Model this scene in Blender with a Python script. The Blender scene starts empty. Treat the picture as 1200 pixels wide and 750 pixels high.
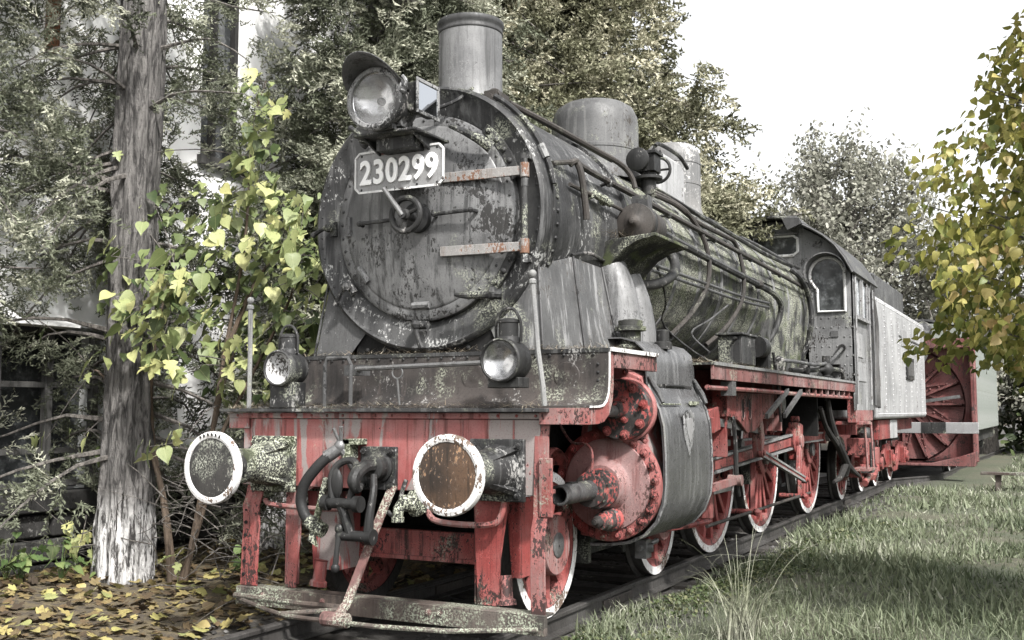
import bpy, math, random
import numpy as np
from mathutils import Vector, Matrix
random.seed(7); rng = np.random.default_rng(11)
R_ = math.radians; PI = math.pi
S = bpy.context.scene
C = S.collection
# ------------------------------------------------------------------ camera
cam_data = bpy.data.cameras.new('camera'); cam = bpy.data.objects.new('camera', cam_data); C.objects.link(cam)
cam.location = (3.96, -5.78, 1.413)
cam.rotation_euler = (PI/2 + 0.0856, 0, 0.4777)
cam_data.sensor_width = 36; cam_data.lens = 1238.45/1200*36
cam_data.clip_start = 0.05; cam_data.clip_end = 2000
S.camera = cam
# ------------------------------------------------------------------ sky, sun, exposure
SUN_AZ = math.atan2(0.82, -0.57)      # direction towards the sun: x = sin, y = cos
SUN_EL = R_(46)
world = bpy.data.worlds.new('World'); S.world = world; world.use_nodes = True
wn = world.node_tree.nodes; wl = world.node_tree.links
bg = wn['Background']
sky = wn.new('ShaderNodeTexSky'); sky.sky_type = 'NISHITA'; sky.sun_disc = False
sky.sun_elevation = SUN_EL; sky.sun_rotation = SUN_AZ
sky.air_density = 1.0; sky.dust_density = 4.0; sky.ozone_density = 1.0
hs = wn.new('ShaderNodeHueSaturation'); hs.inputs['Saturation'].default_value = 0.08
wl.new(sky.outputs[0], hs.inputs['Color']); wl.new(hs.outputs[0], bg.inputs['Color'])
bg.inputs['Strength'].default_value = 0.15
sd = bpy.data.lights.new('sun', 'SUN'); sun = bpy.data.objects.new('sun', sd); C.objects.link(sun)
sd.energy = 3.8; sd.angle = R_(4); sd.color = (1.0, 0.975, 0.94)
sdir = Vector((math.sin(SUN_AZ)*math.cos(SUN_EL), math.cos(SUN_AZ)*math.cos(SUN_EL), math.sin(SUN_EL)))
sun.rotation_euler = sdir.to_track_quat('Z', 'Y').to_euler()
sun.location = (20, -12, 20)
S.view_settings.view_transform = 'Standard'; S.view_settings.look = 'None'
S.view_settings.exposure = 1.36; S.view_settings.gamma = 1.0; S.view_settings.use_curve_mapping = False
# ------------------------------------------------------------------ helpers
def link(o): C.objects.link(o); return o
def tag(o, label=None, cat=None, group=None, kind=None):
    if label: o['label'] = label
    if cat: o['category'] = cat
    if group: o['group'] = group
    if kind: o['kind'] = kind
    return o
def empty(name, loc=(0, 0, 0), label=None, cat=None, group=None):
    o = link(bpy.data.objects.new(name, None)); o.location = loc; o.empty_display_size = .2
    return tag(o, label, cat, group)
def wpos(o):
    p = Vector((0, 0, 0))
    while o: p += o.location; o = o.parent
    return p
class MB:
    def __init__(s): s.v = []; s.f = []; s.m = []; s.mi = 0
    def add(s, v, f):
        b = len(s.v); s.v.extend([tuple(p) for p in v]); s.f.extend([tuple(i+b for i in q) for q in f]); s.m.extend([s.mi]*len(f)); return s
    def box(s, x0, x1, y0, y1, z0, z1):
        return s.add([(x0,y0,z0),(x1,y0,z0),(x1,y1,z0),(x0,y1,z0),(x0,y0,z1),(x1,y0,z1),(x1,y1,z1),(x0,y1,z1)],
                     [(0,3,2,1),(4,5,6,7),(0,1,5,4),(1,2,6,5),(2,3,7,6),(3,0,4,7)])
    def bar(s, a, b, w, h, up=(0, 0, 1)):
        a = Vector(a); b = Vector(b); d = (b-a).normalized(); u = Vector(up); sx = d.cross(u)
        if sx.length < 1e-4: sx = d.cross(Vector((1, 0, 0)))
        sx.normalize(); u = sx.cross(d); X = sx*w/2; Z = u*h/2
        return s.add([a-X-Z,a+X-Z,a+X+Z,a-X+Z,b-X-Z,b+X-Z,b+X+Z,b-X+Z],
                     [(0,1,2,3),(7,6,5,4),(0,4,5,1),(1,5,6,2),(2,6,7,3),(3,7,4,0)])
    def tube(s, pts, r, n=8, smooth=0, caps=True, closed=False):
        P = [Vector(p) for p in pts]
        rr = list(r) if isinstance(r, (list, tuple)) else [r]*len(P)
        if smooth and len(P) > 2:
            Q = []; q2 = []; m = len(P)
            rngi = range(m if closed else m-1)
            for i in rngi:
                g = (lambda k: P[k % m]) if closed else (lambda k: P[min(max(k, 0), m-1)])
                gr = (lambda k: rr[k % m]) if closed else (lambda k: rr[min(max(k, 0), m-1)])
                p0, p1, p2, p3 = g(i-1), g(i), g(i+1), g(i+2)
                for j in range(smooth):
                    t = j/smooth; t2 = t*t; t3 = t2*t
                    Q.append(.5*((2*p1)+(p2-p0)*t+(2*p0-5*p1+4*p2-p3)*t2+(3*p1-p0-3*p2+p3)*t3)); q2.append(gr(i)*(1-t)+gr(i+1)*t)
            if not closed: Q.append(P[-1]); q2.append(rr[-1])
            P, rr = Q, q2
        m = len(P); V = []; F = []; N = None
        for i in range(m):
            if closed: d = P[(i+1) % m]-P[i-1]
            else: d = P[min(i+1, m-1)]-P[max(i-1, 0)]
            if d.length < 1e-9: d = Vector((0, 0, 1))
            d.normalize()
            if N is None:
                N = d.cross(Vector((0, 0, 1)))
                if N.length < .05: N = d.cross(Vector((1, 0, 0)))
            else: N = N - d*N.dot(d)
            N.normalize(); B = d.cross(N)
            for k in range(n):
                a = 2*PI*k/n; V.append(P[i]+(N*math.cos(a)+B*math.sin(a))*rr[i])
        for i in range(m if closed else m-1):
            j = (i+1) % m
            for k in range(n): F.append((i*n+k, i*n+(k+1) % n, j*n+(k+1) % n, j*n+k))
        if caps and not closed: F.append(tuple(range(n))[::-1]); F.append(tuple((m-1)*n+k for k in range(n)))
        return s.add(V, F)
    def cyl(s, a, b, r, r2=None, n=20): return s.tube([a, b], [r, r if r2 is None else r2], n)
    def lathe(s, prof, o, ax, n=32, a0=0, a1=2*PI, ref=None, ring=None):
        """prof: (radius, distance along axis)"""
        o = Vector(o); ax = Vector(ax).normalized(); u = Vector(ref) if ref else (ax.cross(Vector((0, 0, 1))) if abs(ax.z) < .9 else Vector((1, 0, 0)))
        u = (u - ax*u.dot(ax)).normalized(); w = ax.cross(u); full = abs(a1-a0-2*PI) < 1e-6
        m = n if full else n+1; V = []; F = []
        for r, t in prof:
            for k in range(m):
                a = a0+(a1-a0)*k/n; V.append(o+ax*t+(u*math.cos(a)+w*math.sin(a))*r)
        for i in range(len(prof)-1):
            for k in range(n):
                k2 = (k+1) % m; F.append((i*m+k, i*m+k2, (i+1)*m+k2, (i+1)*m+k))
        if full and ring:
            i = len(prof)-1
            for k in range(n): F.append((i*m+k, i*m+(k+1) % m, (k+1) % m, k))
        elif full and ring is None:
            if prof[0][0] > 1e-4: F.append(tuple(range(m))[::-1])
            if prof[-1][0] > 1e-4: F.append(tuple((len(prof)-1)*m+k for k in range(m)))
        return s.add(V, F)
    def prism(s, poly, ax, a, b):
        """poly: 2-D outline; ax 'x': (y,z), 'y': (x,z), 'z': (x,y)"""
        mk = {'x': lambda p, t: (t, p[0], p[1]), 'y': lambda p, t: (p[0], t, p[1]), 'z': lambda p, t: (p[0], p[1], t)}[ax]
        n = len(poly)
        return s.add([mk(p, a) for p in poly]+[mk(p, b) for p in poly],
                     [tuple(range(n)), tuple(range(2*n-1, n-1, -1))]+[(i, i+n, (i+1) % n+n, (i+1) % n) for i in range(n)])
    def sheet(s, prof, ax, a, b, th):
        """thin plate following an open 2-D profile"""
        P = [Vector((p[0], p[1])) for p in prof]; m = len(P); N = []
        for i in range(m):
            d = (P[min(i+1, m-1)]-P[max(i-1, 0)]).normalized(); N.append(Vector((-d.y, d.x))*th)
        return s.prism([tuple(p) for p in P]+[tuple(P[i]+N[i]) for i in range(m-1, -1, -1)], ax, a, b) if False else s._sheet(P, N, ax, a, b)
    def _sheet(s, P, N, ax, a, b):
        mk = {'x': lambda p, t: (t, p[0], p[1]), 'y': lambda p, t: (p[0], t, p[1]), 'z': lambda p, t: (p[0], p[1], t)}[ax]
        m = len(P); V = []; F = []
        for i in range(m): V += [mk(P[i], a), mk(P[i], b), mk(P[i]+N[i], b), mk(P[i]+N[i], a)]
        for i in range(m-1):
            p = 4*i; q = p+4
            for k in range(4): F.append((p+k, p+(k+1) % 4, q+(k+1) % 4, q+k))
        F += [(3, 2, 1, 0), (4*m-4, 4*m-3, 4*m-2, 4*m-1)]
        return s.add(V, F)
    def ball(s, c, r, n=10, sc=(1, 1, 1)):
        c = Vector(c); V = [c+Vector((0, 0, r*sc[2]))]; m = n//2
        for i in range(1, m):
            for k in range(n):
                t = PI*i/m; a = 2*PI*k/n; V.append(c+Vector((math.sin(t)*math.cos(a)*r*sc[0], math.sin(t)*math.sin(a)*r*sc[1], math.cos(t)*r*sc[2])))
        V.append(c-Vector((0, 0, r*sc[2]))); F = []
        for k in range(n): F.append((0, 1+k, 1+(k+1) % n)); F.append((len(V)-1, 1+(m-2)*n+(k+1) % n, 1+(m-2)*n+k))
        for i in range(m-2):
            for k in range(n): F.append((1+i*n+k, 1+(i+1)*n+k, 1+(i+1)*n+(k+1) % n, 1+i*n+(k+1) % n))
        return s.add(V, F)
    def dome(s, c, nrm, r, n=8, h=.6):
        return s.lathe([(r, 0), (r*.92, r*h*.45), (r*.6, r*h*.85), (0.0, r*h)], c, nrm, n)
    def hexnut(s, c, nrm, r, h): 
        c = Vector(c); nr = Vector(nrm).normalized()
        s.lathe([(r*1.5, 0), (r*1.5, h*.25)], c, nr, 10); s.lathe([(r, h*.2), (r, h), (r*.7, h*1.05)], c, nr, 6); return s.cyl(c+nr*h, c+nr*(h*1.7), r*.5, n=8)
    def torus(s, c, nrm, R, r, n=24, k=8):
        nr = Vector(nrm).normalized(); u = nr.cross(Vector((0, 0, 1)))
        if u.length < .05: u = nr.cross(Vector((1, 0, 0)))
        u.normalize(); w = nr.cross(u); c = Vector(c)
        return s.tube([c+(u*math.cos(2*PI*i/n)+w*math.sin(2*PI*i/n))*R for i in range(n)], r, k, closed=True)
    def mesh(s, name, mats, sharp=35, smooth=True):
        me = bpy.data.meshes.new(name); me.from_pydata([tuple(v) for v in s.v], [], s.f)
        for m in (mats if isinstance(mats, (list, tuple)) else [mats]): me.materials.append(m)
        if s.mi or any(s.m): me.polygons.foreach_set('material_index', s.m)
        if smooth:
            me.polygons.foreach_set('use_smooth', [True]*len(me.polygons)); me.set_sharp_from_angle(angle=R_(sharp))
        me.update(); return me
    def build(s, name, mat, parent=None, bevel=0, sharp=35, label=None, cat=None, group=None, kind=None):
        me = s.mesh(name, mat, sharp)
        o = link(bpy.data.objects.new(name, me))
        if parent: o.parent = parent; o.location = -wpos(parent)
        if bevel:
            b = o.modifiers.new('bevel', 'BEVEL'); b.width = bevel; b.segments = 2; b.limit_method = 'ANGLE'; b.angle_limit = R_(40); b.use_clamp_overlap = True
        return tag(o, label, cat, group, kind)
def inst(name, me, parent, loc=(0, 0, 0), rot=(0, 0, 0), sc=(1, 1, 1)):
    o = link(bpy.data.objects.new(name, me)); o.parent = parent; o.location = loc; o.rotation_euler = rot; o.scale = sc; return o
# ------------------------------------------------------------------ materials
class NT:
    def __init__(s, name):
        s.m = bpy.data.materials.new(name); s.m.use_nodes = True; s.n = s.m.node_tree.nodes; s.l = s.m.node_tree.links
        s.b = s.n['Principled BSDF']; s.out = s.n['Material Output']
    def set(s, sock, v):
        if isinstance(v, bpy.types.NodeSocket): s.l.new(v, sock)
        elif isinstance(v, (tuple, list)) and len(v) == 3 and sock.type == 'RGBA': sock.default_value = (*v, 1)
        else: sock.default_value = v
    def coord(s, scale=(1, 1, 1), rand=False):
        t = s.n.new('ShaderNodeTexCoord'); mp = s.n.new('ShaderNodeMapping'); mp.inputs['Scale'].default_value = scale
        s.l.new(t.outputs['Object'], mp.inputs['Vector'])
        if rand:
            oi = s.n.new('ShaderNodeObjectInfo'); mu = s.n.new('ShaderNodeMath'); mu.operation = 'MULTIPLY'; mu.inputs[1].default_value = 37.
            s.l.new(oi.outputs['Random'], mu.inputs[0]); s.l.new(mu.outputs[0], mp.inputs['Location'])
        return mp.outputs[0]
    def noise(s, vec, scale, detail=4, rough=.55, dist=0):
        n = s.n.new('ShaderNodeTexNoise'); s.l.new(vec, n.inputs['Vector']); n.inputs['Scale'].default_value = scale
        n.inputs['Detail'].default_value = detail; n.inputs['Roughness'].default_value = rough; n.inputs['Distortion'].default_value = dist; return n.outputs[0]
    def vor(s, vec, scale, feat='F1'):
        n = s.n.new('ShaderNodeTexVoronoi'); n.feature = feat; s.l.new(vec, n.inputs['Vector']); n.inputs['Scale'].default_value = scale; return n.outputs[0]
    def ramp(s, f, a, b, lo=0., hi=1.):
        n = s.n.new('ShaderNodeMapRange'); n.interpolation_type = 'SMOOTHSTEP'; s.l.new(f, n.inputs[0])
        n.inputs[1].default_value = a; n.inputs[2].default_value = b; n.inputs[3].default_value = lo; n.inputs[4].default_value = hi; return n.outputs[0]
    def math(s, op, a, b=0.):
        n = s.n.new('ShaderNodeMath'); n.operation = op; s.set(n.inputs[0], a); s.set(n.inputs[1], b); n.use_clamp = False; return n.outputs[0]
    def mix(s, f, a, b, mode='MIX'):
        n = s.n.new('ShaderNodeMix'); n.data_type = 'RGBA'; n.blend_type = mode
        s.set(n.inputs[0], f); s.set(n.inputs[6], a); s.set(n.inputs[7], b); return n.outputs[2]
    def normz(s):
        g = s.n.new('ShaderNodeNewGeometry'); x = s.n.new('ShaderNodeSeparateXYZ'); s.l.new(g.outputs['Normal'], x.inputs[0]); return x.outputs[2]
    def attr(s, name):
        a = s.n.new('ShaderNodeAttribute'); a.attribute_name = name; return a.outputs['Fac']
    def bump(s, h, strength=.3, dist=.01):
        n = s.n.new('ShaderNodeBump'); n.inputs['Strength'].default_value = strength; n.inputs['Distance'].default_value = dist
        s.l.new(h, n.inputs['Height']); s.l.new(n.outputs[0], s.b.inputs['Normal'])
    def fin(s, col, rough=.6, metal=0., spec=None):
        s.set(s.b.inputs['Base Color'], col); s.set(s.b.inputs['Roughness'], rough); s.set(s.b.inputs['Metallic'], metal)
        if spec is not None: s.b.inputs['Specular IOR Level'].default_value = spec
        return s.m
def paint(name, base, alt, chip=(.02, .019, .018), chipamt=.36, lichen=0., lcol=(.30, .31, .25), streak=(.03, .03, .03), streakamt=.5,
          rough=.5, metal=0., chipscale=40., bump=.5, moss=0., rand=False, white=0., grime=.55, spec=.2):
    K = DARK; base, alt, streak = [tuple(c*K for c in q) for q in (base, alt, streak)]; chip, lcol = [tuple(c*.75 for c in q) for q in (chip, lcol)]
    t = NT(name); v = t.coord(rand=rand); vs = t.coord((9, 9, .5), rand); vc = t.coord((1.25, 1.25, .7), rand)
    big = t.noise(v, 1.7, 5, .6); mid = t.noise(v, 7, 5, .65, .4); fine = t.noise(vc, chipscale, 6, .72); st = t.noise(vs, 1.9, 6, .65); st2 = t.noise(vs, 5.5, 4, .6)
    col = t.mix(t.ramp(big, .36, .64), base, alt)
    col = t.mix(t.ramp(mid, .52, .75, 0, .45), col, tuple(c*1.6 for c in base))
    col = t.mix(t.math('MULTIPLY', t.ramp(st, .5, .64), streakamt), col, streak)
    col = t.mix(t.math('MULTIPLY', t.ramp(st2, .55, .68), grime*.6), col, tuple(c*.35 for c in base))
    if white:
        col = t.mix(t.math('MULTIPLY', t.ramp(t.noise(t.coord((3.4, 3.4, .75)), 1.2, 6, .6, 1.2), .505, .545), white), col, tuple(c*K for c in (.52, .47, .45)))
    msk = t.math('ADD', t.math('ADD', t.math('MULTIPLY', fine, .42), t.math('MULTIPLY', mid, .26)), t.math('MULTIPLY', t.noise(v, 2.6, 4, .6), .32))
    thr = .60-(chipamt-.3)*.55; ch = t.ramp(msk, thr-.01, thr+.01)
    col = t.mix(ch, col, chip); edge = t.ramp(msk, thr-.03, thr-.01)
    col = t.mix(t.math('MULTIPLY', t.math('SUBTRACT', edge, ch), .5), col, tuple(min(.8, c*2.0+.02) for c in base))
    gr = t.noise(v, 95, 4, .75); col = t.mix(t.ramp(gr, .5, .72, 0, grime), col, tuple(c*.3 for c in base))
    h = t.math('SUBTRACT', t.math('ADD', t.math('MULTIPLY', fine, .3), t.math('MULTIPLY', gr, .35)), t.math('MULTIPLY', ch, .8))
    if lichen:
        sp = t.noise(v, 75, 4, .75); lm = t.math('MULTIPLY', t.ramp(t.noise(v, 3.1, 4, .6), .62-lichen*.3, .76-lichen*.3), t.ramp(sp, .48, .58))
        col = t.mix(lm, col, lcol); h = t.math('ADD', h, lm)
    if moss:
        mm = t.math('MULTIPLY', t.ramp(t.noise(v, 5, 4, .6), .5, .62), moss); col = t.mix(mm, col, (.06, .075, .025))
    t.bump(h, bump, .004)
    return t.fin(col, t.ramp(fine, .3, .7, rough-.12, rough+.2), metal, spec)
DARK = .38
M = {}
M['black'] = paint('black_paint', (.03,.03,.031), (.075,.075,.075), chip=(.27,.265,.255), chipamt=.35, lichen=.32, streak=(.2,.2,.197), streakamt=.6, rough=.5)
M['dark'] = paint('dark_iron', (.035,.035,.035), (.075,.074,.072), chip=(.22,.21,.2), chipamt=.36, lichen=.22, streak=(.015,.015,.015), streakamt=.7, rough=.5)
M['grey'] = paint('grey_paint', (.10,.10,.101), (.2,.2,.2), chip=(.02,.02,.02), chipamt=.38, lichen=.15, streak=(.04,.04,.04), streakamt=.8, rough=.45)
M['door'] = paint('door_grey_paint', (.12,.12,.122), (.34,.34,.34), chip=(.018,.017,.016), chipamt=.42, lichen=.06, streak=(.04,.04,.04), streakamt=.9, rough=.42, spec=.35)
M['ring'] = paint('smokebox_front_paint', (.045,.045,.046), (.12,.12,.12), chip=(.36,.36,.35), chipamt=.35, lichen=.2, streak=(.22,.22,.22), streakamt=.7, rough=.46)
M['boiler'] = paint('boiler_lagging', (.065,.065,.063), (.22,.22,.215), chip=(.015,.015,.014), chipamt=.44, lichen=.7, lcol=(.48,.49,.39), streak=(.012,.012,.012), streakamt=.95, rough=.55, moss=.4)
M['stack'] = paint('chimney_paint', (.20,.20,.203), (.36,.36,.36), chip=(.07,.07,.07), chipamt=.36, streak=(.08,.08,.08), streakamt=.75, rough=.42, spec=.35)
M['dome'] = paint('dome_paint', (.12,.12,.122), (.23,.23,.23), chip=(.05,.045,.04), chipamt=.40, lichen=.2, streak=(.36,.36,.35), streakamt=.4, rough=.5)
M['red'] = paint('red_paint', (.56,.15,.142), (.62,.29,.275), chip=(.05,.034,.032), chipamt=.31, lichen=.08, streak=(.13,.04,.034), streakamt=.75, rough=.5, white=.95, grime=.6)
M['redd'] = paint('red_frame_paint', (.42,.085,.078), (.52,.22,.205), chip=(.035,.024,.022), chipamt=.41, lichen=.14, streak=(.04,.026,.024), streakamt=.95, rough=.5, grime=.7)
M['redl'] = paint('red_faded_paint', (.42,.12,.11), (.44,.26,.245), chip=(.05,.032,.03), chipamt=.41, lichen=.25, streak=(.48,.42,.4), streakamt=.7, rough=.55)
M['pink'] = paint('pink_faded_cover', (.42,.21,.2), (.46,.31,.3), chip=(.09,.055,.05), chipamt=.38, streak=(.26,.08,.07), streakamt=.7, rough=.45, spec=.3)
M['white'] = paint('white_paint', (1.25,1.25,1.24), (1.05,1.04,1.02), chip=(.07,.06,.055), chipamt=.40, streak=(.6,.57,.55), streakamt=.5, rough=.5, grime=.45)
M['plate'] = paint('plate_paint', (.44,.44,.44), (.54,.54,.54), chip=(.08,.07,.07), chipamt=.30, streak=(.34,.32,.32), streakamt=.5, rough=.45)
M['bufface'] = paint('buffer_face_steel', (.035,.034,.033), (.10,.095,.09), chip=(.26,.25,.22), chipamt=.40, lichen=.4, lcol=(.38,.39,.33), streak=(.09,.085,.08), streakamt=.7, rough=.5)
M['lichen'] = paint('lichened_iron', (.04,.04,.038), (.08,.08,.075), chip=(.02,.02,.02), chipamt=.36, lichen=.85, lcol=(.5,.52,.41), rough=.7, moss=.3)
M['steel'] = paint('worn_steel', (.2,.2,.2), (.28,.28,.28), chip=(.07,.06,.055), chipamt=.38, streak=(.1,.09,.085), rough=.38, metal=.3, spec=.5)
M['casing'] = paint('casing_sheet', (.10,.10,.102), (.17,.17,.172), chip=(.02,.02,.02), chipamt=.31, streak=(.4,.4,.4), streakamt=.45, rough=.30, grime=.35, spec=.5)
M['cab'] = paint('cab_paint', (.32,.32,.322), (.55,.55,.55), chip=(.04,.035,.03), chipamt=.40, lichen=.15, streak=(.09,.09,.09), streakamt=.75, rough=.45, spec=.35, grime=.6)
M['tender'] = paint('tender_paint', (.5,.5,.505), (.74,.74,.74), chip=(.1,.09,.085), chipamt=.35, streak=(.2,.2,.2), streakamt=.7, rough=.42, grime=.5, spec=.4)
M['band'] = paint('boiler_band', (.28,.28,.28), (.38,.38,.38), chip=(.06,.06,.06), chipamt=.42, lichen=.3, rough=.45)
M['rubber'] = paint('rubber', (.025,.025,.025), (.04,.04,.04), chip=(.07,.07,.07), chipamt=.25, rough=.6)
M['wood'] = paint('weathered_plank', (.13,.10,.085), (.2,.17,.15), chip=(.05,.045,.04), chipamt=.38, lichen=.55, lcol=(.33,.36,.28), rough=.8)
M['rail'] = paint('rail_steel', (.075,.07,.066), (.12,.115,.11), chip=(.035,.03,.028), chipamt=.36, rough=.5)
def glass(name, col, rough=.06):
    t = NT(name); v = t.coord(); n = t.noise(v, 9, 5, .65)
    return t.fin(t.mix(t.ramp(n, .45, .7), col, tuple(min(1, c*2.2+.03) for c in col)), t.ramp(n, .4, .7, rough, rough+.22), 0., .8)
M['lens'] = glass('lamp_lens', (.07,.07,.072), .05)
M['lens2'] = glass('cloudy_lens', (.3,.3,.3), .12)
M['pane'] = glass('dusty_window_pane', (.03,.032,.033), .08)
M['void'] = paint('near_black_iron', (.012,.012,.012), (.02,.019,.018), chip=(.03,.03,.03), chipamt=.3, rough=.8)  # near-black iron; also fills modelled holes, slots and frame recesses
M['apron'] = paint('rusty_checker_plate', (.04,.037,.036), (.11,.095,.088), chip=(.24,.23,.22), chipamt=.36, lichen=.32, streak=(.13,.11,.1), streakamt=.6, rough=.6)
M['rustw'] = paint('rusty_white_strap', (.36,.35,.34), (.5,.48,.46), chip=(.16,.085,.055), chipamt=.44, streak=(.22,.14,.1), streakamt=.6, rough=.6)
M['chrome'] = paint('flaking_silver_paint', (.42,.42,.42), (.3,.3,.3), chip=(.03,.03,.03), chipamt=.44, rough=.4)
M['casing2'] = paint('faded_sheet', (.11,.11,.111), (.2,.2,.2), chip=(.05,.045,.04), chipamt=.36, lichen=.22, streak=(.7,.7,.7), streakamt=.5, rough=.38, spec=.4)
M['post'] = paint('grey_post', (.35,.35,.35), (.45,.45,.44), chip=(.1,.1,.1), chipamt=.38, lichen=.3, rough=.55)
def clearglass():
    t = NT('clear_lens'); t.b.inputs['Transmission Weight'].default_value = .9; t.b.inputs['IOR'].default_value = 1.2; return t.fin((.8,.8,.8), .08)
M['clear'] = clearglass()
t_ = NT('mirror_glass'); M['mirror'] = t_.fin((.5,.52,.55), .06, 1.0)
M['dome2'] = paint('pale_dome_paint', (.24,.24,.24), (.34,.33,.32), chip=(.5,.49,.47), chipamt=.36, streak=(.5,.49,.48), streakamt=.5, rough=.5)
M['rustd'] = paint('rusty_dark_iron', (.075,.068,.062), (.12,.105,.095), chip=(.03,.027,.025), chipamt=.4, lichen=.12, rough=.6)
M['cabd'] = paint('cab_front_paint', (.15,.15,.151), (.36,.36,.36), chip=(.025,.022,.02), chipamt=.415, lichen=.2, streak=(.6,.6,.6), streakamt=.5, rough=.42, spec=.35)
M['roof'] = paint('cab_roof_paint', (.10,.10,.10), (.16,.16,.16), chip=(.04,.04,.04), chipamt=.35, lichen=.3, rough=.55)
M['pane2'] = glass('pale_window_pane', (.25,.26,.27), .06)
M['canvas'] = paint('dirty_canvas', (.09,.088,.085), (.22,.215,.21), chip=(.03,.03,.03), chipamt=.35, rough=.85)
M['redp'] = paint('plough_red_paint', (.26,.085,.08), (.36,.18,.17), chip=(.05,.038,.035), chipamt=.41, streak=(.08,.05,.045), streakamt=.8, rough=.55, grime=.7)
M['greenp'] = paint('pale_green_paint', (.36,.40,.36), (.5,.52,.49), chip=(.12,.12,.1), chipamt=.36, streak=(.2,.21,.18), streakamt=.5, rough=.6)
M['sleeper'] = paint('old_sleeper_timber', (.045,.04,.036), (.075,.068,.06), chip=(.03,.027,.025), chipamt=.36, lichen=.1, rough=.9)
M['frame2'] = paint('dark_timber', (.04,.038,.036), (.07,.068,.064), chip=(.02,.02,.02), chipamt=.36, rough=.85)
M['digit'] = paint('digit_white_paint', (1.6,1.6,1.59), (1.45,1.45,1.44), chip=(.1,.09,.09), chipamt=.36, streak=(1.1,1.1,1.1), streakamt=.2, rough=.5, grime=.15)
M['bark0'] = paint('charred_bark', (.035,.033,.031), (.07,.066,.062), chip=(.25,.24,.22), chipamt=.32, rough=.85, bump=.9)
M['twig'] = paint('brown_stem', (.16,.115,.08), (.22,.17,.13), chip=(.09,.07,.055), chipamt=.36, rough=.8)

M['rimw'] = paint('chipped_white_rim', (1.4,1.4,1.39), (1.15,1.13,1.1), chip=(.12,.085,.065), chipamt=.44, streak=(.55,.45,.4), streakamt=.5, rough=.5, grime=.4)
M['stay'] = paint('lichened_red_bar', (.26,.13,.12), (.3,.22,.2), chip=(.05,.035,.03), chipamt=.4, lichen=.62, lcol=(.42,.44,.36), streak=(.06,.045,.04), streakamt=.7, rough=.7)
M['casing3'] = paint('dark_sheet', (.10,.10,.101), (.15,.15,.15), chip=(.3,.3,.3), chipamt=.3, streak=(.06,.06,.06), streakamt=.5, rough=.5)
M['refl'] = glass('lamp_reflector', (.16,.16,.165), .1)

M['stackd'] = paint('sooty_chimney_lip', (.08,.08,.08), (.14,.14,.14), chip=(.3,.3,.3), chipamt=.33, rough=.5)
t_ = NT('silvered_reflector'); M['refl'] = t_.fin(t_.mix(t_.ramp(t_.noise(t_.coord(), 14, 5, .7), .45, .65), (.34,.34,.345), (.12,.12,.12)), .22, .85)
M['refl2'] = paint('flaked_reflector', (.7,.7,.7), (.9,.9,.9), chip=(.05,.045,.04), chipamt=.42, streak=(.2,.2,.2), streakamt=.5, rough=.4)

M['fascia'] = paint('faded_red_fascia', (.36,.14,.13), (.46,.34,.325), chip=(.03,.022,.02), chipamt=.41, lichen=.2, streak=(.04,.028,.026), streakamt=.8, rough=.55)
M['mossy'] = paint('mossy_bracket_iron', (.035,.035,.033), (.075,.075,.07), chip=(.15,.15,.14), chipamt=.34, lichen=.45, lcol=(.34,.35,.27), rough=.7, moss=.5)

M['bufrust'] = paint('rusty_buffer_face', (.06,.045,.036), (.2,.12,.075), chip=(.28,.17,.1), chipamt=.39, lichen=.1, streak=(.03,.025,.022), streakamt=.7, rough=.5)

M['blackred'] = paint('greasy_black_over_red', (.06,.055,.053), (.11,.1,.097), chip=(.36,.085,.078), chipamt=.45, lichen=.12, streak=(.03,.028,.027), streakamt=.7, rough=.42)
# ================================================================== LOCOMOTIVE: front end
loco = empty('steam_locomotive', (0, 5, 0), 'large grey steam locomotive with red wheels and number plate 230299', 'locomotive')
STUFF = set('flange_rivets plate_seam bolts bolt_holes apron_rivets rivets front_rivets door_rivets segment_bolts plate_screws saddle_bolts casing_seam stencil_marks cover_nuts needle_litter'.split())
def part(mb, name, mat, parent=None, **k):
    if name in STUFF or name.endswith('_rivets'): k['kind'] = 'stuff'
    return mb.build(name, M[mat] if isinstance(mat, str) else mat, parent or loco, **k)
def rivet_rows(pts_n, r, h=.6, n=7):
    m = MB()
    for p, nn in pts_n: m.dome(p, nn, r, n, h)
    return m
# ---- buffer beam
b = MB(); b.box(-1.16, 1.16, 0, .03, .90, 1.36); b.box(-1.16, 1.16, .03, .22, .90, .93)
beam = part(b, 'buffer_beam', 'red', bevel=.006)
b = MB(); b.box(-1.28, 1.28, -.022, .2, 1.362, 1.40); b.box(-1.28, -1.1, -.018, .0, 1.29, 1.362)
part(b, 'top_flange', 'red', beam, bevel=.004)
m = rivet_rows([((x, -.022, 1.381), (0, -1, 0)) for x in np.arange(-1.2, 1.25, .13)], .011)
part(m, 'flange_rivets', 'redd', beam)
b = MB()
for x in (-.79, -.46, -.3, .34, .62, .98): b.box(x-.006, x+.006, -.004, 0, .91, 1.355)
part(b, 'plate_seam', 'redl', beam)
b = MB(); b.box(-1.30, 1.24, -.1, .42, 1.404, 1.428)
part(b, 'front_platform', 'black', bevel=.004)
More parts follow.
